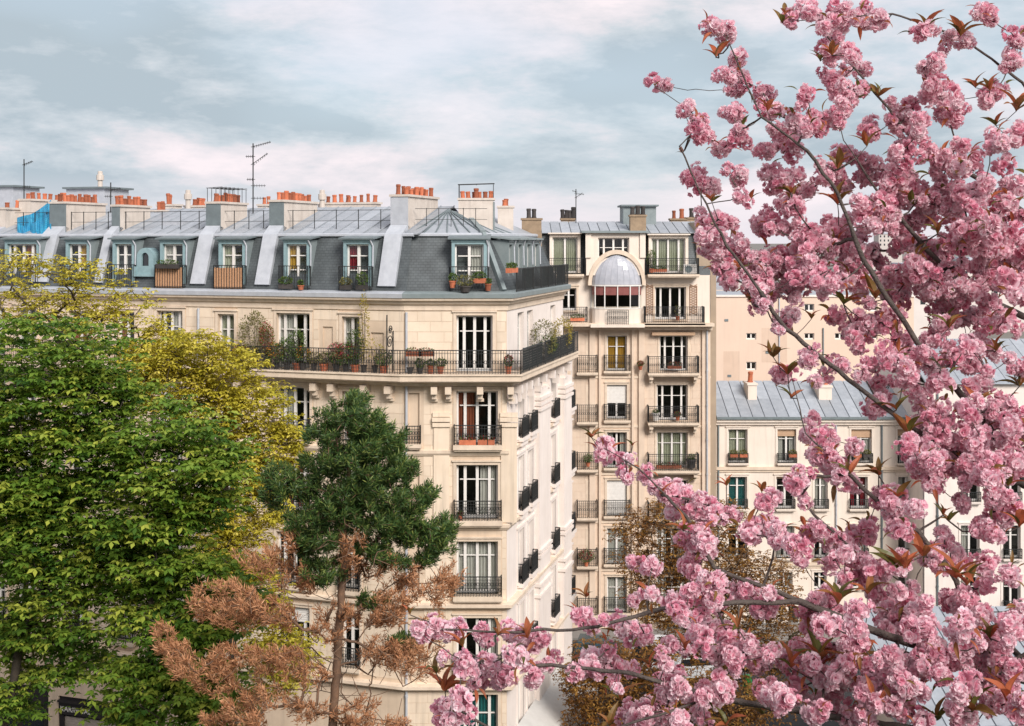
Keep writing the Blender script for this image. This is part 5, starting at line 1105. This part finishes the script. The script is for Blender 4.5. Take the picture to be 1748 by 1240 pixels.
for k, i in enumerate(order):
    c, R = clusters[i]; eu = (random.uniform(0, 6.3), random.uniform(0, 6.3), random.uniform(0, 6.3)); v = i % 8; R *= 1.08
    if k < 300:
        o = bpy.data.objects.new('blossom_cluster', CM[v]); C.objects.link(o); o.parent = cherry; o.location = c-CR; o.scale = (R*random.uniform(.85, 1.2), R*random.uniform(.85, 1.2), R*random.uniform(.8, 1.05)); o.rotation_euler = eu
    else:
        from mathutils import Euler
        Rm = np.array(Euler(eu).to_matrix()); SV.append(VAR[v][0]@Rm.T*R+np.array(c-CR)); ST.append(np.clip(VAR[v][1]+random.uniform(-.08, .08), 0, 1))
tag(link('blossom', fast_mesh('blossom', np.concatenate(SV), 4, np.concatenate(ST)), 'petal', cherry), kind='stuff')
# coppery leaves in whorls
def cleaf(tint, seed):
    mb = []; T = []; n = 6; wv = lambda t: .155*math.sin(math.pi*min(1, t*.97+.02))**.8*(1.15-t*.5); st_ = [(t/n) for t in range(n+1)]
    cz = lambda t: .10*math.sin(t*2.6)-.28*t*t
    for t0, t1 in zip(st_, st_[1:]):
        for sgn in (-1, 1):
            q = [(t0, 0, cz(t0)), (t1, 0, cz(t1)), (t1, sgn*wv(t1), cz(t1)+wv(t1)*.45), (t0, sgn*wv(t0), cz(t0)+wv(t0)*.45)]
            mb += q; T += [tint, tint, tint-.12, tint-.12]
    m = fast_mesh('leaf', np.array(mb), 4, np.clip(T, 0, 1)); m.materials.append(M['cherry_leaf']); return m, np.array(mb), np.clip(T, 0, 1)
CL = [cleaf(t, 0) for t in (.1, .4, .6, .8, .95)]
LT = []
for (px, py, n, r), c in zip(whorls, WC):
    d = c.y; a0 = random.uniform(0, 6.3)
    lean = Vector((random.uniform(-.5, .2), random.uniform(-.6, .1), .55)).normalized()
    for k in range(n):
        a = a0+6.283*k/n+random.uniform(-.4, .4); v = Vector((math.cos(a)*.8, math.sin(a)*.6, random.uniform(-.1, .9)))+lean*.55; LT.append((c, v.normalized(), r/F*d*random.uniform(.7, 1.2), random.randrange(5)))
for c, R in random.sample(clusters, 560):
    for k in range(random.choice((1, 2, 2, 3))):
        v = Vector((random.gauss(-.2, .7), random.gauss(-.3, .6), random.gauss(.25, .5))).normalized(); LT.append((c+v*R*.8, v, R*random.uniform(.9, 1.7), random.randrange(5)))
LT.sort(key=lambda q: (not inview(q[0]), -q[2]/q[0].y)); SV = []; ST = []
for k, (c, v, L, t) in enumerate(LT):
    y = Vector((random.gauss(0, .3), random.gauss(0, .3), 1)); y = (y-v*y.dot(v)).normalized(); x = y.cross(v); Rm = Matrix((v, x, y)).transposed()
    if k < 300:
        o = bpy.data.objects.new('leaf', CL[t][0]); C.objects.link(o); o.parent = cherry; o.matrix_local = Matrix.Translation(c-CR)@Rm.to_4x4()@Matrix.Diagonal((L, L, L, 1))
    else: SV.append(CL[t][1]@np.array(Rm).T*L+np.array(c-CR)); ST.append(CL[t][2])
if SV: tag(link('leaves', fast_mesh('leaves', np.concatenate(SV), 4, np.concatenate(ST)), 'cherry_leaf', cherry), kind='stuff')

# ------------------------------------------------------------------ potted plants, window boxes, small roof things
def leaf_ball(n, rx, ry, rz, zc, ls, bloom=0):
    v = RNG.normal(0, 1, (n, 3)); v /= np.linalg.norm(v, axis=1, keepdims=True); p = v*np.cbrt(RNG.uniform(.15, 1, (n, 1)))*np.array([rx, ry, rz])+np.array([0, 0, zc])
    V = leaf_quads(p, v+RNG.normal(0, .5, (n, 3)), RNG.normal(0, 1, (n, 3)), np.full(n, ls)*RNG.uniform(.7, 1.3, n), np.full(n, ls*.55)); return fast_mesh('foliage', V, 4, np.repeat(np.clip(RNG.normal(.5, .22, n), 0, 1), 4))
def pot_plant(loc, label, h=.6, r=.25, leafm='plant_green', bloom=None, pot='terracotta', pr=.14, ph=.26, cat='plant', box=None, rz=0., n=None, name='potted_plant', ls=.085):
    t = thing(name, loc, label, cat, 'plants on balconies and sills', rz)
    if box: link('planter', MB().box(-box/2, box/2, -.1, .1, 0, .2).mesh('planter'), pot, t); rx = box/2; ph = .2
    else: link('pot', MB().lathe(0, 0, [(pr*.7, 0), (pr*.95, ph*.8), (pr*1.1, ph*.82), (pr*1.1, ph), (pr*.85, ph), (pr*.8, ph*.85)], 10).mesh('pot'), pot, t); rx = r
    n = n or int(140+900*h*rx)
    if h > 0:
        st = MB()
        for k in range(5): a = k*1.256; st.bar((0 if not box else (k-2)*box*.2, 0, ph*.8), ((rx*.5*math.cos(a)) if not box else (k-2)*box*.2, r*.4*math.sin(a), ph+h*.7), .01, 4)
        tag(link('stem', st.mesh('stem'), 'bark', t), kind='stuff'); tag(link('foliage', leaf_ball(n, rx, r, h/2, ph+h*.5, ls), leafm, t), kind='stuff')
        if bloom: tag(link('flowers', leaf_ball(int(n*.5), rx*.95, r*1.02, h*.4, ph+h*.62, .075), bloom, t), kind='stuff')
    return t
def on(fr, px, d, z): return fr.w(fr.s_(px, d), d, z)
ZBF = 19.472
PP = [(fl, 433, 'tall conical shrub in pot left of the wide balcony window', dict(h=1.9, r=.5, leafm='plant_olive', pot='dark_pot', n=1500)),
      (fl, 412, 'bushy yellow-flowered plant behind the long iron railing', dict(h=.6, r=.35, leafm='plant_yellow', bloom='bloom_orange')),
      (fl, 428, 'round orange-flowered plant at the foot of the conical shrub', dict(h=.55, r=.32, bloom='bloom_orange')),
      (fl, 455, 'tall reddish bush just left of the wide balcony window', dict(h=1.5, r=.25, leafm='plant_olive', bloom='bloom_red', pot='dark_pot')),
      (fl, 472, 'leafy green plant with an orange bloom under the wide balcony window', dict(h=.7, r=.35, bloom='bloom_orange')),
      (fl, 490, 'dense dark green plant in the middle of the wide balcony window', dict(h=.95, r=.35)),
      (fl, 507, 'climbing green plant across the right panes of the wide balcony window', dict(h=1.3, r=.3)),
      (fl, 517, 'yellow marigold pot at right end of the wide balcony window', dict(h=.6, r=.25, bloom='bloom_orange')),
      (fl, 536, 'small grey-green herb pot between the two balcony windows', dict(h=.4, r=.25, leafm='plant_olive')),
      (fl, 553, 'low olive plant below the blind niche on the long balcony', dict(h=.4, r=.3, leafm='plant_olive')),
      (fl, 574, 'pink-flowered plant left of the narrow balcony window', dict(h=.8, r=.28, bloom='bloom_pink')),
      (fl, 590, 'red geranium bush in front of the narrow balcony window', dict(h=.75, r=.4, bloom='bloom_red')),
      (fl, 606, 'tall green bush at right side of the narrow balcony window', dict(h=1.3, r=.28)),
      (fl, 621, 'thin yellow-green climber reaching up to the cornice', dict(h=2.7, r=.16, leafm='plant_yellow', n=420)),
      (fl, 640, 'wispy yellow-green plant left of the iron scroll divider', dict(h=1.0, r=.3, leafm='plant_yellow', n=130)),
      (fl, 655, 'low dark green plant beside the iron scroll divider', dict(h=.5, r=.3)),
      (fp, 700, 'empty dark pot right of the iron scroll divider', dict(h=.0, pot='dark_pot')),
      (fp, 717, 'small green plant in dark pot on the pavilion balcony', dict(h=.35, r=.18, pot='dark_pot')),
      (fp, 735, 'terracotta pot with short plant on the pavilion balcony', dict(h=.22, r=.15, ph=.34)),
      (fp, 752, 'bushy plant in terracotta pot left of the pavilion window', dict(h=.32, r=.25, ph=.3)),
      (fp, 868, 'red-flowered pot at the pavilion balcony corner', dict(h=.45, r=.16, bloom='bloom_red', ph=.3)),
      (fs, 928, 'large bare olive bush on the flank balcony', dict(h=1.7, r=.6, leafm='plant_olive', pot='dark_pot', n=900)),
      (fs, 936, 'leafy green plant in the gap of the flank wind screens', dict(h=.9, r=.4, leafm='plant_green')),
      (fs, 960, 'tall yellowish shrub at far end of the flank balcony', dict(h=1.6, r=.5, leafm='plant_yellow', pot='dark_pot', n=700))]
for i_, (fr, px, lb, k) in enumerate(PP):
    k = dict(k)
    if fr is fl:
        k['h'] = k['h']*1.15; k['r'] = k['r']*1.3; k['ph'] = .3; k['pr'] = random.uniform(.12, .2)
        if i_ % 3: k['pot'] = 'dark_pot'
    pot_plant(on(fr, px, -.5, ZBF), lb, **k)
for i, (px, lb) in enumerate(((706, 'left terracotta window box hung on the pavilion railing'), (728, 'right terracotta window box hung on the pavilion railing'))):
    pot_plant(on(fp, px, -.62, 20.2), lb, h=.12, r=.1, box=.65, bloom='bloom_red', n=60, name='window_box')
def at_dormer(k, off, zo, lb, y=-.12, **kw):
    fr, a, b = DPOS[k]; pot_plant(fr.w((a+b)/2+off, y, ZC+zo), lb, rz=fr.rz, name='window_box' if kw.get('box') else 'potted_plant', **kw)
at_dormer('L4', -.3, .12, 'mossy green window box at the yellow-curtained dormer', box=.6, h=.3, r=.2, pot='dark_pot')
at_dormer('L4', .42, .08, 'small red pot at the yellow-curtained dormer', h=.2, r=.1, ph=.2)
at_dormer('L5', -.35, .12, 'dark planter with weeds at the red-curtained dormer', box=.5, h=.3, r=.18, pot='dark_pot', leafm='plant_olive')
at_dormer('L5', .4, .12, 'bushy dark planter right side of the red-curtained dormer', box=.5, h=.55, r=.22, pot='dark_pot')
at_dormer('L2', 0, .95, 'black trough on the reed-screened railing below white curtain', box=1.1, h=.15, r=.14, pot='dark_pot')
at_dormer('C', -.15, .05, 'hanging dark basket of plants below the pavilion dormer', h=.45, r=.36, pr=.25, pot='dark_pot', leafm='plant_olive', y=-.3)
at_dormer('C', .45, .42, 'orange trough of plants right below the pavilion dormer', box=.55, h=.25, r=.18)
at_dormer('C', -.68, .22, 'terracotta pot at left edge of the pavilion dormer', h=.3, r=.14, ph=.3)
at_dormer('C', .80, .1, 'terracotta pot at right edge of the pavilion dormer', h=.2, r=.12, ph=.3)
pot_plant(on(fs, 874, -.2, ZC+.85), 'orange planter on the roof terrace railing of the flank', box=1.2, h=.2, r=.15, rz=fs.rz, name='window_box')
for (px, i, lb) in ((798, 1, 'left red geranium box at the fourth-floor pavilion window'), (830, 1, 'right red geranium box at the fourth-floor pavilion window'), (786, 2, 'small red pot at the third-floor pavilion window')):
    pot_plant(on(fp, px, -.2, FLOORS[i][0]-.02), lb, box=.7 if i == 1 else None, h=.14, r=.1, bloom='bloom_red', ph=.2, pr=.1, name='window_box' if i == 1 else 'potted_plant', n=90)
for px, py, lb, k in ((1092, 632, 'red pot on the right fifth-floor balcony of the narrow building', dict(h=.3, r=.2, bloom='bloom_red')), (1150, 630, 'red window box before the dark fifth-floor window', dict(box=.9, h=.2, r=.15, bloom='bloom_red')), (1118, 718, 'pale pot on the fourth balcony of the narrow building', dict(h=.2, r=.18, pot='white_paint', ph=.5, pr=.25)), (1155, 718, 'small red plant on the fourth balcony of the narrow building', dict(h=.3, r=.2, bloom='bloom_red')),
                      (1140, 799, 'long red trough on the third balcony of the narrow building', dict(box=1.6, h=.12, r=.12, bloom='bloom_red')), (1178, 799, 'dark planter on the third balcony of the narrow building', dict(h=.3, r=.2, pot='dark_pot', ph=.6, pr=.3)), (1003, 796, 'green pot plant on the small left third balcony', dict(h=.5, r=.3)), (1122, 466, 'terracotta box on the top right balcony', dict(box=1.1, h=.15, r=.15)), (1111, 467, 'green shrub at left end of the top right balcony', dict(h=1.2, r=.3)),
                      (985, 549, 'orange trough on the left sixth-floor balcony', dict(box=.9, h=.2, r=.2, ph=.5)), (1140, 880, 'dense flowering bush on the second balcony of the narrow building', dict(h=.9, r=.8, bloom='bloom_red', leafm='plant_olive')), (1000, 965, 'red flowering bush on the lowest left balcony', dict(h=.8, r=.5, bloom='bloom_red')), (1155, 548, 'thin bare plant leaning on the lattice-side balcony', dict(h=.7, r=.2, leafm='plant_olive', n=60))):
    pot_plant((xM(px), DM-.45, zM(py)+.06), lb, **k)
for px, py, lb in ((1252, 789, 'left orange window box on the top-left window of the low house'), (1268, 789, 'right orange window box on the top-left window of the low house'), (1352, 789, 'orange window box on the second top window of the low house'), (1462, 789, 'green window box on the blind-shaded top window of the low house'), (1478, 789, 'dark window box on the blind-shaded top window of the low house')):
    pot_plant((xR(px), DR-.2, zR(py)+.35), lb, box=.5, h=.25, r=.12, leafm='plant_olive', name='window_box', pot='dark_pot' if 'dark' in lb else 'terracotta')
ac = thing('air_conditioner', (xM(1176), DM-.4, zM(468)+.02), 'white air-conditioning unit on the top right balcony', 'air conditioner')
link('case', MB().box(-.42, .42, -.15, .15, 0, .6).mesh('case'), 'white_paint', ac); link('fan_grille', MB().bar((-.1, -.155, .3), (-.1, -.17, .3), .23, 16).mesh('fan_grille'), 'zinc_dark', ac)
# aerials
def antenna(loc, label, h, arms):
    t = thing('tv_aerial', loc, label, 'aerial', 'roof aerials'); link('mast', MB().bar((0, 0, 0), (0, 0, h), .03, 6).mesh('mast'), 'iron', t)
    for z, dx, dz, n in arms:
        mb = MB().bar((-.1 if dx > 0 else .1, 0, z), (dx, 0, z+dz), .018)
        for k in range(n): f = (k+.5)/n; mb.bar((dx*f, -.22, z+dz*f), (dx*f, .22, z+dz*f), .010, 4).bar((dx*f, 0, z+dz*f-.07), (dx*f, 0, z+dz*f+.07), .010, 4)
        link('antenna_arm', mb.mesh('antenna_arm'), 'iron', t)
p = fl.w(fl.s_(432, 4.5), 4.5, 25.9); antenna(p, 'tall black aerial with several arms beside the caged chimney', P(432, 245, p.y).z-25.9, [(3.55, .85, .25, 8), (3.1, -.35, 0, 4), (2.7, .7, .55, 7), (2.0, -.3, 0, 4), (1.7, .6, .0, 5), (1.1, .55, 0, 4)])
p = ff.w(ff.s_(41, 6.), 6., 26.2); antenna(p, 'slender aerial above the far-left chimneys by the blue tarpaulin', P(41, 272, p.y).z-26.2, [(2.75, .45, .2, 5), (1.6, .35, 0, 3)])
p = Vector((xM(989), DM+4, zM(380))); antenna(p, 'thin aerial with bristling head on the narrow building', P(989, 323, DM+4).z-p.z, [(2.0, .55, -.05, 6), (1.7, .45, .35, 5), (2.1, -.25, .1, 3)])
p = fl.w(fl.s_(189, 5.), 5., 26.); antenna(p, 'small crooked aerial between two chimneys', 1.9, [(1.5, .5, .1, 4), (1.2, -.3, 0, 3)])
# blue tarpaulin hung between chimneys
tp = thing('tarpaulin', ff.w(ff.s_(56, 1.6), 1.6, 25.2), 'crumpled blue tarpaulin hung between two left chimneys', 'tarpaulin'); V = []; nx, nz = 26, 18
mb = MB(); pts = {}
for i in range(nx+1):
    for j in range(nz+1):
        px = 29+i/nx*58; top = 372-6*math.sin(i/nx*3)-(max(0, i/nx-.35)/.65)**1.6*30; py = 409+(top-409)*j/nz; dd = .95+1.5*j/nz+.09*math.sin(i*.55+j*.42)+.05*math.sin(i*.9-j*.35+1)+.03*math.sin(i*1.9+j*.2)
        s = ff.s_(px, dd); p = ff.w(s, dd, ff.z_(py, s, dd)); pts[i, j] = tuple(p-tp.location)
for i in range(nx):
    for j in range(nz): mb.quad(pts[i, j], pts[i+1, j], pts[i+1, j+1], pts[i, j+1])
sh = link('sheet', mb.mesh('sheet'), 'tarp', tp, smooth=True); sm_ = sh.modifiers.new('thick', 'SOLIDIFY'); sm_.thickness = .012
# cars in the street
def car(loc, rz, paint, label, van=False):
    t = thing('parked_car', loc, label, 'car', 'cars parked in the street', rz); L, W_, = (2.1, .86) if not van else (2.5, .95)
    prof = [(-L, .35), (-L, .85), (-L*.92, .95), (-L*.72, 1.0 if not van else 1.9), (-L*.5, 1.42 if not van else 1.98), (L*.22, 1.42 if not van else 1.95), (L*.52, .98), (L*.93, .82), (L, .6), (L, .35)]
    mb = MB(); n = len(prof)
    def wd(z): return W_ if z < 1. else W_-(z-1.)*.28
    for (x0, z0), (x1, z1) in zip(prof, prof[1:]+prof[:1]): mb.quad((x0, -wd(z0), z0), (x0, wd(z0), z0), (x1, wd(z1), z1), (x1, -wd(z1), z1))
    for s in (-1, 1): i0 = len(mb.v); mb.v += [(x, s*wd(z), z) for x, z in prof]; mb.f.append(tuple(range(i0, i0+n))); mb.uv += [(0, 0)]*n
    link('body', mb.mesh('body'), paint, t)
    zt = 1.36 if not van else 1.85
    for s in (-1, 1): link('side_window', MB().quad((-L*.6, s*(wd(1.02)+.012), 1.02), (L*.42, s*(wd(1.02)+.012), 1.02), (L*.2, s*(wd(zt)+.012), zt), (-L*.48, s*(wd(zt)+.012), zt)).mesh('side_window'), 'dark_glass', t)
    x0, z0, x1, z1 = L*.22, zt+.03, L*.52, .98
    link('windscreen', MB().quad((x1+.005, -.7, z1+.05), (x1+.005, .7, z1+.05), (x0+.03, .62, z0), (x0+.03, -.62, z0)).mesh('windscreen'), 'dark_glass', t)
    for x in (-L*.62, L*.62):
        for s in (-1, 1): wl = link('wheel', MB().bar((x, s*(W_-.18), .32), (x, s*(W_+.02), .32), .32, 14).mesh('wheel'), 'rubber', t); link('hubcap', MB().bar((x, s*(W_+.02), .32), (x, s*(W_+.035), .32), .19, 10).mesh('hubcap'), 'zinc_light', wl)
    for s in (-1, 1): link('headlight', MB().box(L-.02, L+.02, s*.6-.15, s*.6+.15, .62, .76).mesh('headlight'), 'white_paint', t)
def gpt(px, py): Y = CZ*F/(py-HY); return ((px-CX)/F*Y, Y, .005)
car(gpt(1190, 1158), math.radians(5), 'car_white', 'white car parked in the street by the bronze-budded tree'); car(gpt(1095, 1150), math.radians(185), 'car_white', 'white van parked behind the blossom sprays', True); car(gpt(1290, 1142), math.radians(2), 'car_grey', 'dark grey car parked before the low cream house'); car(gpt(1010, 1128), math.radians(80), 'car_teal', 'dark teal car beside the white flank')
gb = thing('litter_bin', gpt(1274, 1192), 'green plastic bag in a street litter bin hoop', 'litter bin'); link('post', MB().bar((0, 0, 0), (0, 0, 1.3), .04, 8).bar((-.22, 0, 1.3), (.22, 0, 1.3), .03, 6).mesh('post'), 'zinc_dark', gb); link('bag', MB().lathe(0, -.26, [(.1, .35), (.24, .5), (.27, .9), (.22, 1.25), (.25, 1.3)], 12).mesh('bag'), 'green_bag', gb)
